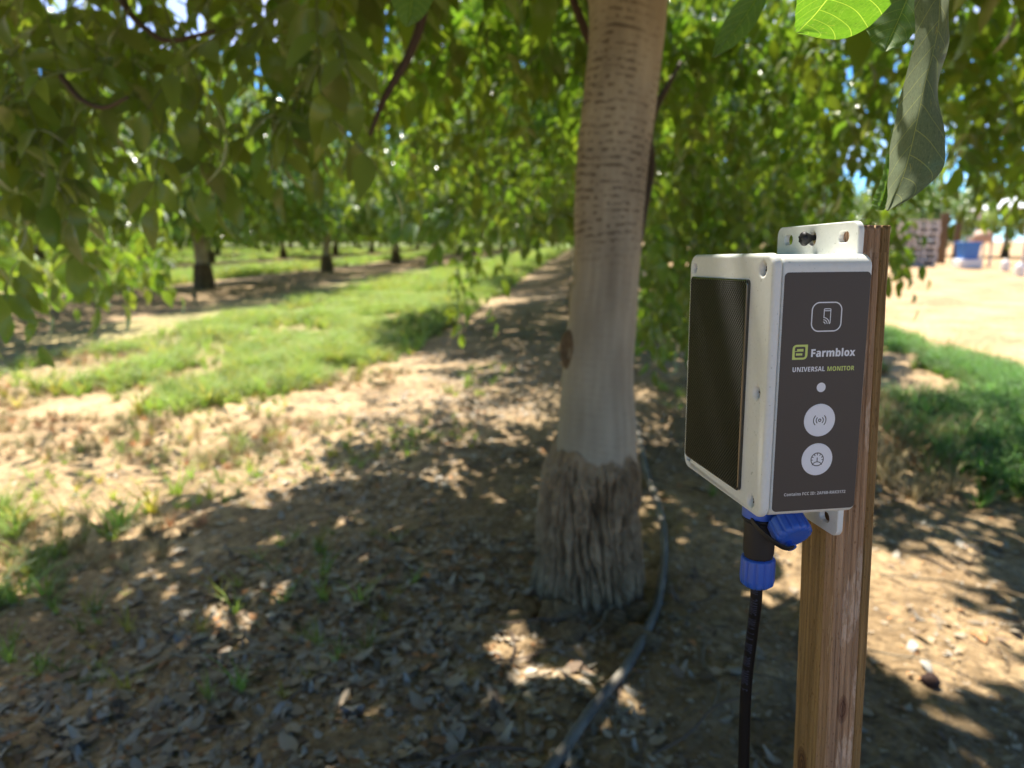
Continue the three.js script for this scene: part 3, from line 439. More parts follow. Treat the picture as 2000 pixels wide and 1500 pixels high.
  const faceCol = dataTex(128, 128, (u, v) => { const c = (x, y) => { const a = (x - Math.floor(x) - 0.5), q = (y - Math.floor(y) - 0.5); return Math.max(0, 1 - (a * a + q * q) * 5.2); }; const k = Math.max(c(u * 2, v * 2), c(u * 2 + 0.5, v * 2 + 0.5)); const m = k > 0.35 ? 0 : 1; return [3 + m * 66, 3 + m * 65, 3 + m * 46]; });
  const fg = new THREE.ShapeGeometry(roundRect(px0 + 0.001, py0 + 0.001, px1 - 0.0014, py1 - 0.001, 0.0016), 8), fu = fg.attributes.uv, fp = fg.attributes.position; for (let i = 0; i < fu.count; i++) fu.setXY(i, fp.getX(i) / 0.0054, fp.getY(i) / 0.0054);
  part('panel_face', fg, phys({ map: faceCol, bumpMap: dim, bumpScale: 0.0012, roughness: 0.5, specularIntensity: 0.5 }), pp, 'dimpled dark olive face').position.z = 0.00235;

  // label on the side that faces the camera
  const lz0 = -0.0572, lz1 = -0.0068, ly0 = -0.1452, ly1 = -0.0104, lw = lz1 - lz0, lh = ly1 - ly0;
  const cv = document.createElement('canvas'); cv.width = 760; cv.height = Math.round(760 * lh / lw); const c = cv.getContext('2d'), K = 760 / lw;
  const at = (y, z) => [(lz1 - z) * K, (ly1 - y) * K];
  c.fillStyle = '#544d47'; c.fillRect(0, 0, cv.width, cv.height);
  const white = '#f1f1f3', lime = '#d5e27c', ink = '#3a3430';
  { // tap emblem: a rounded square with a phone and waves
    const [x0, y0] = at(-0.0268, -0.0238), [x1, y1] = at(-0.0425, -0.0412); c.strokeStyle = white; c.lineWidth = 10; c.beginPath(); c.roundRect(x0, y0, x1 - x0, y1 - y0, 66); c.stroke();
    const cx = (x0 + x1) / 2 + 4, cy = (y0 + y1) / 2; c.lineWidth = 7; c.beginPath(); c.moveTo(cx - 28, cy + 4); c.lineTo(cx - 28, cy - 58); c.quadraticCurveTo(cx - 28, cy - 66, cx - 20, cy - 66); c.lineTo(cx + 22, cy - 66); c.quadraticCurveTo(cx + 30, cy - 66, cx + 30, cy - 58); c.lineTo(cx + 30, cy + 44); c.quadraticCurveTo(cx + 30, cy + 56, cx + 20, cy + 56); c.stroke();
    c.beginPath(); c.moveTo(cx - 26, cy - 50); c.lineTo(cx + 28, cy - 50); c.stroke();
    for (const q of [18, 36, 54]) { c.beginPath(); c.arc(cx - 32, cy + 60, q, -Math.PI / 2, -0.02); c.stroke(); }
  }
  { // maker's leaf mark and name
    const [x0, y0] = at(-0.0497, -0.0136), [x1, y1] = at(-0.0580, -0.0226), w = x1 - x0, h = y1 - y0; c.fillStyle = lime;
    c.beginPath(); c.moveTo(x0 + w * 0.32, y0); c.lineTo(x1, y0); c.lineTo(x1, y0 + h * 0.66); c.quadraticCurveTo(x1, y1, x1 - w * 0.34, y1); c.lineTo(x0, y1); c.lineTo(x0, y0 + h * 0.32); c.quadraticCurveTo(x0, y0, x0 + w * 0.32, y0); c.fill();
    c.fillStyle = '#544d47'; c.beginPath(); c.roundRect(x0 + w * 0.16, y0 + h * 0.14, w * 0.68, h * 0.72, w * 0.1); c.fill();
    c.fillStyle = lime; c.fillRect(x0 + w * 0.3, y0 + h * 0.28, w * 0.42, h * 0.15); c.fillRect(x0 + w * 0.24, y0 + h * 0.57, w * 0.42, h * 0.15); c.fillRect(x0 + w * 0.16, y0 + h * 0.42, w * 0.56, h * 0.04);
    const fit = (text, yb, za, zb, weight, color, squash = 1) => { const [xa, yy] = at(yb, za), xb = at(yb, zb)[0]; c.font = weight + ' 100px sans-serif'; const size = 100 * (xb - xa) / c.measureText(text).width; c.font = `${weight} ${size}px sans-serif`; c.fillStyle = color; c.save(); c.translate(xa, yy); c.scale(1, squash); c.fillText(text, 0, 0); c.restore(); return size; };
    fit('Farmblox', -0.0566, -0.0243, -0.0510, 'bold', white, 1.0); c.strokeStyle = white; c.lineWidth = 3; { const [xa, yy] = at(-0.0566, -0.0243); c.font = c.font; c.strokeText('Farmblox', xa, yy); }
    fit('UNIVERSAL', -0.0648, -0.0140, -0.0336, 'bold', white, 1.02); fit('MONITOR', -0.0648, -0.0347, -0.0512, 'bold', lime, 1.02);
    fit('Contains FCC ID: 2AF68-RAK3172', -0.1362, -0.0135, -0.0514, 'bold', '#dcdad6');
  }
  const disc = (y, z, r) => { const [x, yy] = at(y, z); c.fillStyle = white; c.beginPath(); c.arc(x, yy, r * K, 0, 7); c.fill(); };
  disc(-0.0739, -0.032, 0.0027);
  const tex = new THREE.CanvasTexture(cv); tex.colorSpace = THREE.SRGBColorSpace; tex.anisotropy = 8;
  const lg = new THREE.ExtrudeGeometry(roundRect(0, 0, lw, lh, 0.0026), { depth: 0.0003, bevelEnabled: false, curveSegments: 10 }); { const p = lg.attributes.position, u = lg.attributes.uv; for (let i = 0; i < p.count; i++) u.setXY(i, p.getX(i) / lw, p.getY(i) / lh); }
  lg.rotateY(Math.PI / 2); // its x runs to -z, its face to +x
  const label = part('label', lg, phys({ map: tex, roughness: 0.48, specularIntensity: 0.6 }), g, 'dark brown printed label'); label.position.set(-0.0008 - 0.00002, ly0, lz1);
  const button = (y, z, draw, what) => {
    const n = 256, q = document.createElement('canvas'); q.width = q.height = n; const d = q.getContext('2d'); d.fillStyle = '#f3f3f6'; d.fillRect(0, 0, n, n); d.strokeStyle = ink; d.fillStyle = ink; d.lineCap = 'round'; d.lineWidth = 7; d.translate(n / 2, n / 2); draw(d);
    const t = new THREE.CanvasTexture(q); t.colorSpace = THREE.SRGBColorSpace; const geo = new THREE.CircleGeometry(0.0092, 40); geo.rotateY(Math.PI / 2);
    const rim = new THREE.CylinderGeometry(0.0092, 0.0094, 0.00025, 40, 1, true); rim.rotateZ(-Math.PI / 2); rim.translate(-0.000125, 0, 0);
    const b = part('button', merged([geo, rim]), phys({ map: t, roughness: 0.45 }), label, what); b.position.set(0.0003 + 0.00026, y - ly0, z - lz1);
  };
  button(-0.0926, -0.0323, (d) => { d.beginPath(); d.arc(0, 0, 10, 0, 7); d.stroke(); for (const s of [0, Math.PI]) for (const q of [30, 52]) { d.beginPath(); d.arc(0, 0, q, s - 0.75, s + 0.75); d.stroke(); } }, 'white round button with radio waves');
  button(-0.1153, -0.0323, (d) => { d.beginPath(); d.arc(0, 0, 52, 0, 7); d.stroke(); d.beginPath(); d.moveTo(0, 18); d.lineTo(0, -12); d.stroke(); d.lineWidth = 6; for (let k = 0; k < 7; k++) { const a = Math.PI + k * Math.PI / 6 - (k ? 0 : 0); d.beginPath(); d.moveTo(Math.cos(a) * 50, Math.sin(a) * 50 + 4); d.lineTo(Math.cos(a) * 40, Math.sin(a) * 40 + 4); d.stroke(); } d.beginPath(); d.arc(0, 66, 46, -Math.PI * 0.83, -Math.PI * 0.17); d.stroke(); }, 'white round button with a dial');

  // cable socket under the box, with its cap on a strap
  const cx = -0.041, cz = -0.0215, socket = new THREE.LatheGeometry([[0, -0.148], [0.0112, -0.148], [0.0112, -0.1625], [0.0104, -0.164], [0, -0.164]].map((q) => new THREE.Vector2(...q)), 32);
  part('socket', socket, bluePlastic, g, 'blue socket ring').position.set(cx, 0, cz);
  part('plug', new THREE.LatheGeometry([[0, -0.164], [0.0092, -0.164], [0.0098, -0.167], [0.0094, -0.1865], [0.0087, -0.189], [0.0087, -0.1925], [0, -0.193]].map((q) => new THREE.Vector2(...q)), 36), std({ color: rgb(0.014, 0.0125, 0.012), roughness: 0.55 }), g, 'black plug body').position.set(cx, 0, cz);
  const ribbed = (prof, ribs, depth) => { const q = new THREE.LatheGeometry(prof.map((k) => new THREE.Vector2(...k)), ribs * 8), p = q.attributes.position; for (let i = 0; i < p.count; i++) { const x = p.getX(i), z = p.getZ(i), rr = Math.hypot(x, z); if (rr < 0.006) continue; const a = Math.atan2(z, x) / (Math.PI * 2) * ribs, f = a - Math.floor(a), k = f < 0.16 ? -depth : 0; p.setX(i, x * (1 + k / rr)); p.setZ(i, z * (1 + k / rr)); } q.computeVertexNormals(); return q; };
  part('cable_nut', ribbed([[0.0075, -0.1895], [0.0098, -0.19], [0.0106, -0.1915], [0.0108, -0.204], [0.0102, -0.2075], [0.0078, -0.2095], [0.004, -0.2098]], 12, 0.0009), bluePlastic, g, 'blue ribbed gland nut').position.set(cx, 0, cz);
  const cap = part('dust_cap', ribbed([[0.0088, 0.013], [0.0105, 0.0135], [0.0115, 0.012], [0.0118, 0.003], [0.0112, 0.0006], [0.0092, 0], [0.0088, -0.0004], [0.0062, -0.0004], [0.0058, -0.0001], [0, 0]], 14, 0.0008), bluePlastic, g, 'blue ribbed dust cap hanging on its strap'); cap.position.set(-0.0165, -0.1685, -0.0312); cap.rotation.z = 0.95; cap.rotation.y = 0.1;
  const knob = new THREE.LatheGeometry([[0.0022, 0.001], [0.0022, -0.0022], [0.0032, -0.003], [0.003, -0.0042], [0, -0.0046]].map((q) => new THREE.Vector2(...q)), 20); const kb = part('cap_knob', knob, bluePlastic, cap); kb.position.set(-0.0045, 0, 0.002);
  const strapPath = new THREE.CatmullRomCurve3([V(-0.0365, -0.1625, -0.0125), V(-0.026, -0.1655, -0.0135), V(-0.0165, -0.1705, -0.0185), V(-0.0135, -0.1735, -0.0245), V(-0.0145, -0.1735, -0.0295)]);
  const sgeo = new THREE.ExtrudeGeometry(roundRect(-0.0006, -0.0017, 0.0006, 0.0017, 0.0005), { steps: 30, extrudePath: strapPath, bevelEnabled: false, curveSegments: 4 });
  const loop = new THREE.TorusGeometry(0.0104, 0.0012, 6, 40); loop.rotateX(Math.PI / 2); loop.translate(cx, -0.1638, cz);
  part('strap', merged([sgeo, loop]), blackPlastic, g, 'black strap of the dust cap');
}

// cable, hanging from the plug to the ground
{
  const w = (x, y, z) => V(x, y, z).applyQuaternion(monitor.quaternion).add(monitor.position);
  const pts = [w(-0.041, -0.206, -0.0215), w(-0.0405, -0.222, -0.0213), w(-0.0455, -0.25, -0.0222), w(-0.049, -0.283, -0.0222), w(-0.0478, -0.343, -0.0225), w(-0.044, -0.45, -0.025), w(-0.05, -0.65, -0.03), w(-0.06, -0.85, -0.03)];
  const end = pts[7]; pts.push(V(end.x - 0.03, 0.0, end.z - 0.02), V(end.x - 0.16, -0.03, end.z - 0.1));
  const path = new THREE.CatmullRomCurve3(pts), len = path.getLength(), geo = new THREE.TubeGeometry(path, 260, 0.0037, 18);
  const q = document.createElement('canvas'); q.width = 2048; q.height = 64; const d = q.getContext('2d'); d.fillStyle = '#0e0e10'; d.fillRect(0, 0, 2048, 64); d.font = 'bold 25px sans-serif'; d.fillStyle = '#343a4c'; d.save(); d.translate(10, 27); d.scale(1.7, 1);
  d.fillText('300V   24AWG   VW-1   I   A   80°C   300V   24AWG   E', 0, 0); d.restore();
  const t = new THREE.CanvasTexture(q); t.colorSpace = THREE.SRGBColorSpace; t.wrapS = t.wrapT = THREE.RepeatWrapping; t.repeat.set(len / 0.165, 1); t.offset.set(0, 0.12);
  solo('cable', geo, phys({ map: t, roughness: 0.5, specularIntensity: 0.45 }), 'black round cable hanging from the blue gland of the monitor box', 'cable');
}

// ---------------------------------------------------------------- the wooden stake
{
  const g = thing('wooden_stake', 'brown weathered wooden stake with fluted face that carries the monitor box', 'post'); g.position.copy(BOX.position); g.quaternion.copy(BOX.quaternion);
  // outline across the stake: flutes on the face towards the camera
  const x0 = -0.0628, x1 = -0.0228, z0 = -0.0836, z1 = -0.0588, out = [], cornerR = 0.0018, fl = 5;
  for (let i = 0; i <= 6; i++) { const a = Math.PI / 2 * i / 6; out.push([x1 - cornerR + Math.sin(a - 0) * 0 + Math.cos(Math.PI / 2 - a) * cornerR, z1 - cornerR + Math.sin(Math.PI / 2 - a) * cornerR]); }
  for (let i = 1; i < 60; i++) { const t = i / 60, z = lerp(z1 - cornerR, z0 + cornerR, t), f = (t * fl) % 1; out.push([x1 - 0.0015 * Math.pow(Math.abs(f * 2 - 1), 5) - 0.00015 * Math.sin(t * 90), z]); }
  for (let i = 0; i <= 6; i++) { const a = Math.PI / 2 * i / 6; out.push([x1 - cornerR + Math.cos(a) * cornerR, z0 + cornerR - Math.sin(a) * cornerR]); }
  out.push([lerp(x1, x0, 0.5), z0]); for (let i = 0; i <= 4; i++) { const a = Math.PI / 2 * i / 4; out.push([x0 + cornerR - Math.sin(a) * cornerR, z0 + cornerR - Math.cos(a) * cornerR]); }
  for (let i = 0; i <= 4; i++) { const a = Math.PI / 2 * i / 4; out.push([x0 + cornerR - Math.cos(a) * cornerR, z1 - cornerR + Math.sin(a) * cornerR]); }
  for (let i = 1; i < 24; i++) { const t = i / 24; out.push([lerp(x0 + cornerR, x1 - cornerR, t), z1 - 0.0004 * Math.pow(noise(t * 9, 2, 7), 2) - (Math.abs(t - 0.42) < 0.03 ? 0.0007 : 0)]); }
  const n = out.length, steps = 90, top = 0.0155, bottom = -1.15, pos = [], uv = [], idx = [], per = [0];
  for (let i = 1; i <= n; i++) per.push(per[i - 1] + Math.hypot(out[i % n][0] - out[i - 1][0], out[i % n][1] - out[i - 1][1]));
  for (let k = 0; k <= steps; k++) { const y = lerp(top, bottom, Math.pow(k / steps, 1.3)), dz = 0.0225 * (y - 0.015) * 0.9, dx = 0.004 * noise(3, y * 3) - 0.002; for (let i = 0; i <= n; i++) { const [x, z] = out[i % n], w = 1 + 0.0; pos.push(x * w + dx + 0.0004 * (noise(i * 0.5, y * 40) - 0.5), y, z + dz + 0.0004 * (noise(i * 0.5, y * 40, 5) - 0.5)); uv.push(per[i] / 0.125, y / 0.5); } }
  for (let k = 0; k < steps; k++) for (let i = 0; i < n; i++) { const a = k * (n + 1) + i, b = a + n + 1; idx.push(a, a + 1, b, b, a + 1, b + 1); }
  { const c = pos.length / 3; pos.push((x0 + x1) / 2, top, (z0 + z1) / 2); uv.push(0.3, 0.02); for (let i = 0; i < n; i++) idx.push(i + 1, i, c); }
  const geo = new THREE.BufferGeometry(); geo.setAttribute('position', new THREE.Float32BufferAttribute(pos, 3)); geo.setAttribute('uv', new THREE.Float32BufferAttribute(uv, 2)); geo.setIndex(idx); geo.computeVertexNormals();
  const wood = dataTex(1024, 2048, (u, v) => { // grain along the stake, with bleached flakes on the fluted face (u small)
    const grain = tile(u + 0.01 * tile(u, v, 3, 2, 7), v * 0.125, 64, 3, 2) - 0.5, fine = tile(u, v * 0.0625, 256, 2, 12) - 0.5, patch = tile(u, v, 4, 4, 41) - 0.5, speck = tile(u, v, 150, 2, 23), face = u < 0.21 ? 1 : 0;
    const k = grain * 62 + fine * 34 + patch * 34, fl = face * sstep(tile(u * 0.9, v, 9, 4, 88) + 0.25 * grain, 0.53, 0.58) * (0.35 + 0.65 * sstep(tile(u, v, 90, 3, 9), 0.35, 0.6)), pit = speck > 0.8 ? -26 : 0;
    const base = face ? [166, 132, 100] : [144, 113, 68];
    const kn = [[0.11, 0.42, 0.03], [0.87, 0.3, 0.04], [0.8, 0.72, 0.03]].reduce((q, [x, y, w]) => { const d = Math.hypot((u - x) / w, (v - y) / (w * 0.55)); return q + (d < 1 ? -46 + 18 * Math.sin(d * 16) : d < 1.25 ? -24 : 0); }, 0); // knots
    base[0] += kn; base[1] += kn; base[2] += kn * 0.8;
    return [base[0] + k + pit + fl * 30, base[1] + k * 0.86 + pit + fl * 36, base[2] + k * 0.66 + pit + fl * 42];
  });
  const woodBump = dataTex(512, 1024, (u, v) => { const k = 255 * clamp(0.6 * tile(u, v * 0.0625, 200, 3, 12) + 0.4 * tile(u, v, 150, 2, 23), 0, 1); return [k, k, k]; }, false);
  part('shaft', geo, std({ map: wood, bumpMap: woodBump, bumpScale: 0.0011, roughness: 0.82 }), g);
}

// ---------------------------------------------------------------- irrigation hose
{
  const pts = [[1225, 770, 0.0], [1245, 850, 0.01], [1264, 940, 0.02], [1286, 1000, 0.025], [1297, 1062, 0.02], [1293, 1130, 0.015], [1280, 1192, 0.015], [1250, 1262, 0.015], [1214, 1332, 0.015], [1168, 1402, 0.015], [1096, 1492, 0.015], [1000, 1620, 0.015], [900, 1850, 0.01]].map(([x, y]) => { const p = atGround(x, y, 0); p.y = Math.max(groundY(p.x, p.z), groundY(p.x + 0.03, p.z), groundY(p.x - 0.03, p.z), groundY(p.x, p.z + 0.04), groundY(p.x, p.z - 0.04)) + 0.013; return p; });
  const first = pts[0].clone(); for (let k = 1; k < 6; k++) { const q = first.clone().addScaledVector(ROW, k * 1.2).add(V(0.05 * Math.sin(k * 2), 0, 0)); q.y = groundY(q.x, q.z) + 0.012; pts.unshift(q); }
  const dust = dataTex(256, 256, (u, v) => { const k = sstep(tile(u, v, 4, 4, 6), 0.3, 0.75) * 40 + (tile(u, v, 60, 2, 2) - 0.5) * 20; return [94 + k, 87 + k, 78 + k * 0.9]; });
  const path = new THREE.CatmullRomCurve3(pts), geo = new THREE.TubeGeometry(path, 300, 0.0118, 14); { const u = geo.attributes.uv, l = path.getLength(); for (let i = 0; i < u.count; i++) u.setX(i, u.getX(i) * l / 0.25); }
  solo('irrigation_hose', geo, std({ map: dust, roughness: 0.85 }), 'dusty black irrigation hose curving over the soil right of the big trunk', 'hose');
}

// ---------------------------------------------------------------- clods of earth around the foot of the tree
{
  const clodGeo = (seed) => { let q = new THREE.IcosahedronGeometry(1, 4); q = mergeVertices(q); const p = q.attributes.position, v = V(0, 0, 0); for (let i = 0; i < p.count; i++) { v.fromBufferAttribute(p, i); const k = 0.45 + 0.95 * fbm(v.x * 1.6 + seed, v.y * 1.6, v.z * 1.6 + 9, 3) + 0.3 * (fbm(v.x * 5 + seed, v.y * 5, v.z * 5, 3) - 0.5); p.setXYZ(i, v.x * k, v.y * k, v.z * k); } q.computeVertexNormals(); const u = q.attributes.uv; for (let i = 0; i < u.count; i++) u.setXY(i, p.getX(i) * 0.1, p.getZ(i) * 0.1 + p.getY(i) * 0.07); return q; };
  const geos = [clodGeo(1), clodGeo(5), clodGeo(9)], mat = std({ map: soilMap, bumpMap: soilBump, bumpScale: 0.01, color: rgb(0.5, 0.49, 0.46), roughness: 0.97 });
  [[1030, 1178, 0.05, 0.035, 'small earth clod at the left foot of the rootstock'], [1098, 1185, 0.075, 0.06, 'rounded earth clod against the front of the rootstock, left of the dark crack'], [1180, 1190, 0.085, 0.05, 'broad flat earth clod in front of the rootstock, right of the crack'], [1248, 1190, 0.055, 0.04, 'earth clod between the rootstock and the hose'], [1020, 1225, 0.06, 0.035, 'low earth clod left of the sunlit pebble'], [1075, 1215, 0.028, 0.024, 'small sunlit earth clod below the rootstock'], [1110, 1235, 0.05, 0.03, 'earth clod two hand widths in front of the rootstock'], [1240, 1245, 0.05, 0.03, 'earth clod just left of the hose bend']].forEach(([x, y, r, h, label], i) => {
    const p = atGround(x, y, 0), m = solo('earth_clod', geos[i % 3], mat, label, 'earth clod', 'earth clods at the foot of the tree'); m.position.set(p.x, groundY(p.x, p.z) - h * 0.35, p.z); m.scale.set(r * 1.4, h * 1.1, r * 1.1); m.rotation.y = i * 1.3;
  });
}

// ---------------------------------------------------------------- leaf litter, twigs, grass
{
  const r = rng(11), dry = std({ color: rgb(1, 1, 1), roughness: 0.85, side: THREE.DoubleSide }), geos = [leafletGeo(0.28, 0.25, 0.35, 5, 1, 0.12), leafletGeo(0.2, 0.7, 0.9, 5, 1, 0.18), leafletGeo(0.28, -0.2, -0.3, 5, 1, 0.12)];
  const tone = () => { const q = r(), k = 0.65 + r() * 0.7; return q < 0.5 ? rgb(0.27 * k, 0.21 * k, 0.14 * k) : q < 0.78 ? rgb(0.3 * k, 0.265 * k, 0.21 * k) : q < 0.93 ? rgb(0.16 * k, 0.11 * k, 0.07 * k) : rgb(0.3 * k, 0.15 * k, 0.06 * k); };
  const put = (x, z, size) => { const m = new THREE.Matrix4(), flip = r() < 0.5 ? Math.PI : 0; m.compose(V(x, groundY(x, z) + size * (0.03 + 0.08 * r()), z), new THREE.Quaternion().setFromEuler(new THREE.Euler((flip ? Math.PI / 2 : -Math.PI / 2) + (r() - 0.5) * 0.45, r() * 6.28, (r() - 0.5) * 0.3, 'YXZ')), V(size, size, size)); return m; };
  for (let k = 0; k < 3; k++) {
    const mats = [], cols = []; let tries = 0;
    while (mats.length < 13000 && tries++ < 500000) {
      const s = -2.0 + Math.pow(r(), 2.2) * 20, u = (r() - 0.5) * 6, x = rowPoint(u, s).x, z = rowPoint(u, s).z; if (z > -0.6 && x < 1.5 && x > -1.5 && Math.hypot(x, z) < 0.4) continue;
      const bed = Math.exp(-Math.pow((u + 0.75) / 0.65, 2)) * (0.25 + 0.9 * sstep(s, 0.6, -0.3)) + 0.1 * Math.exp(-Math.pow((u - 1.0) / 0.7, 2)) * sstep(s, -0.5, 1) + 0.03 * Math.exp(-u * u / 6);
      if (r() > bed * (0.3 + 1.4 * sstep(noise(x * 2.4, z * 2.4, 5), 0.3, 0.65))) continue;
      mats.push(put(x, z, 0.016 + r() * r() * 0.05)); cols.push(tone().multiplyScalar(1.45));
    }
    const m = instanced('leaf_litter', geos[k], dry, mats, null, cols); tag(m, ['grey brown fallen leaves strewn over the shaded soil', 'tightly curled fallen leaves among the litter', 'flat fallen leaves scattered under the trees'][k], 'leaf litter');
  }
  { // crumbled leaf mulch under the row
    const mats = [], cols = [], chip = leafletGeo(0.38, 0.3, 0.5, 2, 1); let tries = 0;
    while (mats.length < 70000 && tries++ < 900000) {
      const s = -2.1 + Math.pow(r(), 1.6) * 14, u = -2.4 + r() * 5.2, p = rowPoint(u, s), bed = Math.exp(-Math.pow((u + 0.7) / 0.65, 2)) * (0.3 + 0.9 * sstep(s, 0.6, -0.3)) + 0.12 * Math.exp(-Math.pow((u - 0.9) / 0.8, 2)) * sstep(s, -1, 1.2) + 0.03;
      if (Math.hypot(p.x, p.z) < 0.35 || r() > bed * (0.35 + 1.1 * sstep(fbm(p.x * 3, p.z * 3, 15, 3), 0.35, 0.62))) continue;
      mats.push(put(p.x, p.z, 0.006 + r() * r() * 0.026)); cols.push(tone().multiplyScalar(1.5));
    }
    tag(instanced('leaf_mulch', chip, dry, mats, null, cols), 'crumbled grey brown leaf mulch covering the shaded soil', 'mulch');
  }
  // twigs and straw
  const tw = [0, 1].map((k) => { const q = rng(20 + k); return taperTube([V(0, 0, 0), V(0.3, 0.03 * q(), 0.1 * q()), V(0.65, 0.05 * q(), -0.1 * q()), V(1, 0, 0.15 * q())], [0.012, 0.01, 0.006], 5, 8); });
  for (let k = 0; k < 2; k++) { const mats = [], cols = []; for (let i = 0; i < 1500; i++) { const s = -2.2 + Math.pow(r(), 1.6) * 9, u = (r() - 0.42) * 6, p = rowPoint(u, s), l = 0.05 + r() * r() * 0.3; mats.push(new THREE.Matrix4().compose(V(p.x, groundY(p.x, p.z) + 0.006, p.z), new THREE.Quaternion().setFromEuler(new THREE.Euler(0, r() * 6.28, (r() - 0.4) * 0.3)), V(l, l * 0.8, l))); const q = 0.6 + r() * 0.8; cols.push(r() < 0.5 ? rgb(0.3 * q, 0.24 * q, 0.15 * q) : rgb(0.14 * q, 0.1 * q, 0.07 * q)); } tag(instanced('twig_litter', tw[k], std({ roughness: 0.9 }), mats, null, cols), ['thin straw and twigs lying on the soil', 'bent dry twigs scattered among the leaf litter'][k], 'twigs'); }
  // a few fallen leaves that show singly
  const one = [leafletGeo(0.3, 0.6, 2.2, 8, 2, 0.12), leafletGeo(0.28, 0.35, 1.2, 8, 2, 0.1)];
  [[690, 1430, 0.085, [0.4, 0.36, 0.3], 'pale curled dry leaf in the sunlit patch near the bottom edge'], [575, 1395, 0.07, [0.34, 0.33, 0.31], 'grey dry leaf in the deep shade left of the curled one'], [350, 1230, 0.075, [0.36, 0.33, 0.28], 'straight pale dry leaf lying in the shade at lower left'], [190, 1400, 0.07, [0.36, 0.35, 0.33], 'pale grey leaf near the bottom left corner'], [1790, 1280, 0.06, [0.5, 0.48, 0.44], 'bleached white dry leaf on the sunlit soil right of the stake'], [1795, 1310, 0.045, [0.48, 0.45, 0.38], 'narrow pale husk strip below the bleached leaf']].forEach(([x, y, s, c, label], i) => { const p = atGround(x, y, -0.03), m = solo('dry_leaf', one[i % 2], std({ color: rgb(...c), roughness: 0.85, side: THREE.DoubleSide }), label, 'dry leaf', 'single dry leaves on the soil'); m.position.set(p.x, groundY(p.x, p.z) + 0.012, p.z); m.scale.setScalar(s); m.rotation.set(-1.4, i * 1.9, 0.2, 'YXZ'); });
  { const p = atGround(1815, 1350, -0.03), q = new THREE.SphereGeometry(0.02, 20, 14), a = q.attributes.position; for (let i = 0; i < a.count; i++) { const k = 0.85 + 0.3 * noise(a.getX(i) * 160, a.getY(i) * 160, a.getZ(i) * 160); a.setXYZ(i, a.getX(i) * k, a.getY(i) * k * 0.85, a.getZ(i) * k); } q.computeVertexNormals(); const m = solo('walnut_husk', q, std({ color: rgb(0.05, 0.02, 0.012), roughness: 0.8 }), 'dark red brown walnut husk on the sunlit soil right of the stake', 'nut husk'); m.position.set(p.x, groundY(p.x, p.z) + 0.012, p.z); }

  // grass: tufts of blades
  const tuft = (seed, blades, h, spread) => { const q = rng(seed), list = []; for (let b = 0; b < blades; b++) { const a = q() * 6.283, d = q() * spread, hh = h * (0.5 + q() * 0.7), w = 0.0035 + q() * 0.003, lean = 0.25 + q() * 0.75, pos = [], idx = []; for (let i = 0; i <= 3; i++) { const t = i / 3, ww = w * (1 - t * 0.85), o = d + lean * hh * t * t, y = hh * t * (1 - 0.25 * lean * t), ox = Math.cos(a) * o, oz = Math.sin(a) * o; pos.push(ox - Math.sin(a) * ww, y, oz + Math.cos(a) * ww, ox + Math.sin(a) * ww, y, oz - Math.cos(a) * ww); if (i) { const n = i * 2; idx.push(n - 2, n - 1, n, n, n - 1, n + 1); } } const g = new THREE.BufferGeometry(); g.setAttribute('position', new THREE.Float32BufferAttribute(pos, 3)); g.setIndex(idx); g.computeVertexNormals(); list.push(g); } return merged(list); };
  const grassMat = phys({ color: rgb(0.39, 0.52, 0.075), roughness: 0.95, transmission: 0.5, thickness: 0, side: THREE.DoubleSide }), lushMat = phys({ color: rgb(0.17, 0.37, 0.05), roughness: 0.95, transmission: 0.45, thickness: 0, side: THREE.DoubleSide }), strawMat = phys({ color: rgb(0.46, 0.37, 0.2), roughness: 0.95, transmission: 0.25, thickness: 0, side: THREE.DoubleSide });
  const tuftNear = tuft(1, 16, 0.13, 0.03), tuftFar = tuft(2, 12, 0.2, 0.09), tuftDry = tuft(3, 26, 0.16, 0.05);
  const field = (name, geo, mat, n, pick, label, scale) => { const mats = [], cols = []; let tries = 0; while (mats.length < n && tries++ < n * 40) { const q = pick(); if (!q) continue; const [u, s, k] = q, p = rowPoint(u, s), z = scale * (0.6 + r() * 0.8) * (k ?? 1); mats.push(new THREE.Matrix4().compose(V(p.x, groundY(p.x, p.z) - 0.004, p.z), new THREE.Quaternion().setFromEuler(new THREE.Euler((r() - 0.5) * 0.3, r() * 6.28, (r() - 0.5) * 0.3)), V(z, z * (0.8 + r() * 0.4), z))); const b = 0.45 + r() * 0.75 , y = r() < 0.16 ? 1.5 : 0.8 + r() * 0.35; cols.push(rgb(b * y, b, b * 0.9)); } tag(instanced(name, geo, mat, mats, null, cols), label, 'grass'); };
  const strip = (u, s) => sstep(u, -5.2, -4.2) * sstep(u, -1.55, -2.1);
  field('grass', tuftNear, grassMat, 30000, () => { const u = -7 + r() * 5.6, s = -1 + Math.pow(r(), 1.1) * 16, n = fbm(u * 0.9, s * 0.6, 12, 3); const d = strip(u, s) * sstep(n + 0.045 * (s - 3.6), 0.32, 0.85) * (0.05 + 0.95 * sstep(fbm(u * 2.2, s * 1.3, 50, 3), 0.4, 0.58)); return r() < d ? [u, s, 0.75 + 0.7 * noise(u * 1.7, s * 1.1, 6)] : null; }, 'bright green mown grass strip left of the main tree row', 0.85);
  field('grass', tuftFar, grassMat, 26000, () => { const s = 12 + Math.pow(r(), 1.4) * 70, k = Math.floor(r() * 6), u = -6.6 + r() * 5.2 - k * GAP; const uu = u + k * GAP; return r() < strip(uu, s) * sstep(fbm(u * 0.5, s * 0.3, 3, 3), 0.25, 0.5) ? [u, s] : null; }, 'green grass strips between the far tree rows', 1.3);
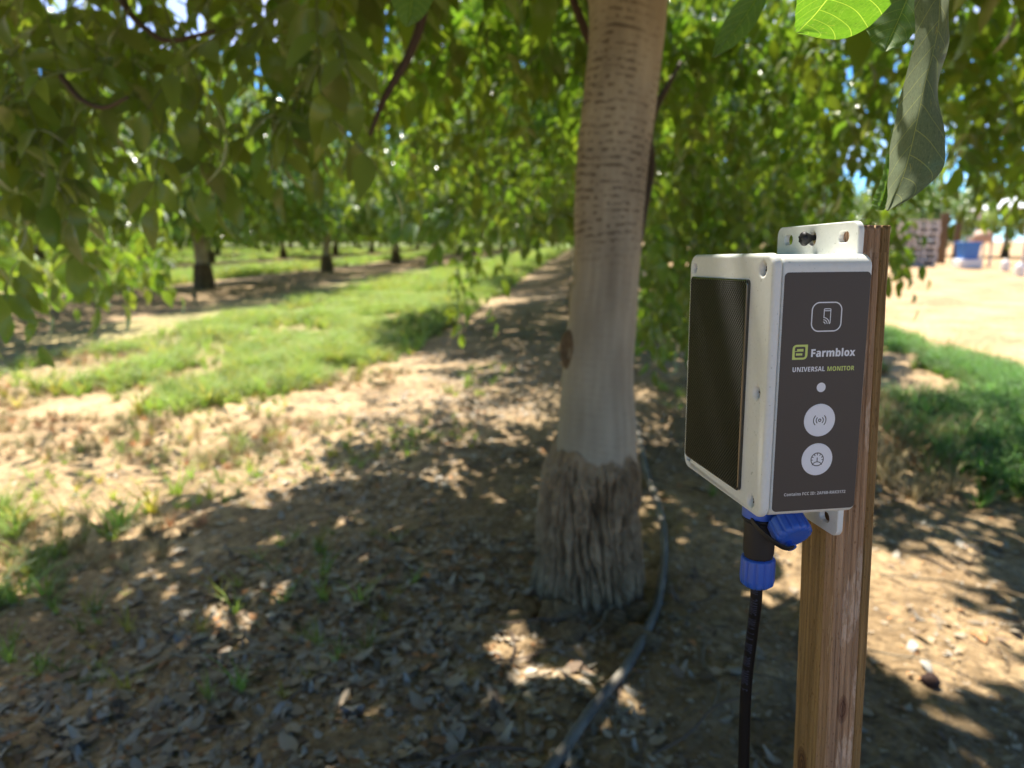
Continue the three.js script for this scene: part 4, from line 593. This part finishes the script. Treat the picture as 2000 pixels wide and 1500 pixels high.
  field('grass', tuftNear, lushMat, 13000, () => { const u = 1.1 + r() * 2.7, s = 0.2 + r() * 12, n = fbm(u * 1.1, s * 0.9, 40, 3), d = sstep(u, 1.5, 2.3) * sstep(u, 3.75, 3.3) * sstep(s, 0.3, 1.6) * sstep(n, 0.28, 0.5); return r() < d ? [u, s] : null; }, 'lush shaded grass at the edge of the bare yard', 0.9);
  field('grass', tuftNear, grassMat, 700, () => { const u = -3 + r() * 6.5, s = -1.2 + r() * 5, n = noise(u * 1.3, s * 1.3, 44); return n > 0.6 && Math.abs(u) > 0.5 ? [u, s, 0.6] : null; }, 'sparse green blades standing in the leaf litter', 0.8);
  field('weeds', tuftNear, grassMat, 70, () => { const p = atGround(-60 + r() * 320, 960 + r() * 420, -0.06), k = Math.exp(-Math.pow((toPixel(p)[0] - 10) / 70, 2) - Math.pow((toPixel(p)[1] - 1020) / 60, 2)); return r() < 0.1 + 0.9 * k ? [uOf(p.x, p.z), sOf(p.x, p.z), 0.45 + k * 0.45] : null; }, 'taller weeds at the lower left edge', 1);
  field('dry_grass', tuftDry, strawMat, 220, () => { const u = 1.0 + r() * 1.6, s = 0.35 + r() * 4.5, n = noise(u * 1.6, s * 1.6, 71); return n > 0.52 ? [u, s] : null; }, 'straw coloured dry grass clumps right of the stake', 0.7);
  field('dry_grass', tuftDry, strawMat, 1500, () => { const u = -5 + r() * 4, s = 0 + r() * 5, n = noise(u * 1.2, s * 1.2, 81); return n > 0.45 && u < -1.4 ? [u, s, 0.6] : null; }, 'thin straw coloured stubble on the sunlit soil at left', 0.6);
}

// ---------------------------------------------------------------- the yard at right
{
  const at = (px, py) => { const p = atGround(px, py, -0.09); p.y = groundY(p.x, p.z); return p; };
  const weathered = std({ color: rgb(0.58, 0.55, 0.5), roughness: 0.9 }), paint = std({ color: rgb(0.78, 0.77, 0.74), roughness: 0.5 });
  const tub = thing('plastic_tub', 'blue open plastic tub standing on a white block in the sunlit yard', 'tub', null, at(1886, 524).add(V(0, 0.36, 0)));
  tub.scale.set(0.88, 1, 0.88);
  { const s = (w, d) => roundRect(-w / 2, -d / 2, w / 2, d / 2, 0.07); const q = new THREE.ExtrudeGeometry(s(0.72, 0.6), { depth: 0.52, bevelEnabled: true, bevelThickness: 0.03, bevelSize: 0.03, bevelSegments: 3 }); q.rotateX(-Math.PI / 2); q.translate(0, 0.03, 0); const p = q.attributes.position; for (let i = 0; i < p.count; i++) { const k = 0.86 + 0.17 * p.getY(i) / 0.55; p.setX(i, p.getX(i) * k); p.setZ(i, p.getZ(i) * k); } q.computeVertexNormals(); const bl = phys({ color: rgb(0.03, 0.16, 0.5), roughness: 0.4 }); part('tub_body', q, bl, tub);
    const rim = new THREE.ExtrudeGeometry((() => { const o = s(0.86, 0.74); o.holes.push(s(0.74, 0.62)); return o; })(), { depth: 0.05, bevelEnabled: true, bevelThickness: 0.01, bevelSize: 0.01 }); rim.rotateX(-Math.PI / 2); rim.translate(0, 0.585, 0); part('rim', rim, bl, tub); }
  const block = solo('foam_block', new RoundedBoxGeometry(0.86, 0.36, 0.6, 3, 0.07), paint, 'white rounded block under the blue tub', 'block'); block.position.copy(at(1884, 524)).add(V(0, 0.18, 0.1));
  const jugGeo = new THREE.LatheGeometry([[0, 0], [0.13, 0], [0.15, 0.03], [0.15, 0.3], [0.12, 0.38], [0.04, 0.43], [0.04, 0.48], [0, 0.48]].map((q) => new THREE.Vector2(...q)), 20);
  [[1962, 530, 'white plastic jug on the dirt, left of two at the right edge', 0.9], [1990, 540, 'white plastic jug nearest the right edge of the yard', 0.9]].forEach(([x, y, l, k]) => { const m = solo('plastic_jug', jugGeo, paint, l, 'jug', 'white jugs in the yard'); m.position.copy(at(x, y)); m.scale.setScalar(k); });
  // pallets, stacked
  const palletProto = (() => { const g = new THREE.Group(); const b = new THREE.BoxGeometry(1.15, 0.025, 0.11), s = new THREE.BoxGeometry(0.09, 0.1, 1.0); for (let k = 0; k < 7; k++) part('slat', b, weathered, g).position.set(0, 0.1375, -0.45 + k * 0.15); for (let k = 0; k < 3; k++) part('bearer', s, weathered, g).position.set(-0.52 + k * 0.52, 0.0745, 0); for (let k = 0; k < 3; k++) part('bottom_slat', b, weathered, g).position.set(0, 0.0125, -0.45 + k * 0.45); return g; })();
  const order = ['lowest', 'second from the ground', 'third from the ground', 'fourth from the ground', 'fifth from the ground', 'sixth from the ground', 'topmost']; let firstPallet = true;
  [[1792, 470, 7, 'the stack right of the stake'], [1757, 470, 7, 'the stack partly behind the stake']].forEach(([x, y, n, where], j) => { const b = atDepth(x, 468, 30); b.y = 0; for (let k = 0; k < n; k++) { const m = firstPallet ? palletProto : palletProto.clone(); if (!firstPallet) m.traverse((o) => { if (o !== m) o.name = numbered(o.name.replace(/_\d{3,}$/, '')); }); firstPallet = false; m.name = numbered('pallet'); scene.add(m); m.position.set(b.x + (k % 2) * 0.05, groundY(b.x, b.z) + k * 0.27, b.z); m.scale.y = 1.75; m.rotation.y = 0.15 * j + 0.05 * k; tag(m, 'grey weathered pallet, ' + order[n === k + 1 ? 6 : k] + ' in ' + where, 'pallet', 'pallets stacked across the yard'); } });
  // open shed with a white roof, its posts in view
  { const p = atDepth(2045, 460, 31); const g = thing('open_shed', 'open shed with white sheet roof and pale posts at the right edge', 'shed', null, V(p.x, groundY(p.x, p.z), p.z)); const roof = new THREE.BoxGeometry(5.2, 0.08, 4); roof.rotateZ(0.3); roof.translate(0.3, 3.15, 0); part('roof', roof, std({ color: rgb(0.82, 0.82, 0.8), roughness: 0.5 }), g); for (const [x, z] of [[-2, 1.6], [2.4, 1.6], [-2, -1.6], [2.4, -1.6]]) { const h = 3.05 + x * 0.3; const q = new THREE.CylinderGeometry(0.07, 0.08, h, 12); q.translate(x, h / 2, z); part('post', q, weathered, g); } }
  { const p = atDepth(1899, 470, 31); const g = thing('standpipe', 'pale concrete standpipe behind the blue tub', 'standpipe', null, V(p.x, groundY(p.x, p.z), p.z)); const q = new THREE.CylinderGeometry(0.2, 0.22, 1.15, 24); q.translate(0, 0.575, 0); part('pipe', q, std({ color: rgb(0.55, 0.54, 0.5), roughness: 0.85 }), g); const c = new THREE.CylinderGeometry(0.24, 0.24, 0.08, 24); c.translate(0, 1.19, 0); part('cap', c, std({ color: rgb(0.4, 0.39, 0.37), roughness: 0.8 }), g); }
  { const p = atDepth(1918, 470, 29); const g = thing('water_tank', 'small tan domed tank on a stand in the yard', 'tank', null, V(p.x, groundY(p.x, p.z), p.z)); const q = new THREE.SphereGeometry(0.38, 24, 12, 0, 6.2832, 0, Math.PI / 2); q.scale(1, 0.8, 1); q.translate(0, 1.15, 0); const d = new THREE.CylinderGeometry(0.38, 0.38, 0.2, 24); d.translate(0, 1.05, 0); part('tank_body', merged([q, d]), std({ color: rgb(0.5, 0.3, 0.18), roughness: 0.6 }), g); for (let k = 0; k < 4; k++) { const l = new THREE.BoxGeometry(0.07, 0.96, 0.07); l.translate(0.25 * (k % 2 ? 1 : -1), 0.48, 0.25 * (k < 2 ? 1 : -1)); part('leg', l, weathered, g); } }
  const pole = (x, r, h, label) => { const p = atDepth(x, 470, 33), q = new THREE.CylinderGeometry(r * 0.9, r, h, 12); q.translate(0, h / 2, 0); const m = solo('wooden_pole', q, darkBarkMat, label, 'pole', 'dark poles behind the yard'); m.position.set(p.x, groundY(p.x, p.z), p.z); };
  pole(1841, 0.2, 2.3, 'thick dark pole right of the nearest pallet stack'); pole(1869, 0.14, 2.2, 'thinner brown pole above the blue tub');
}

scene.traverse((o) => { if (o.isMesh && !o.userData.kind && o.parent === scene && o.name === 'sky') o.castShadow = false; });
renderer.render(scene, camera);
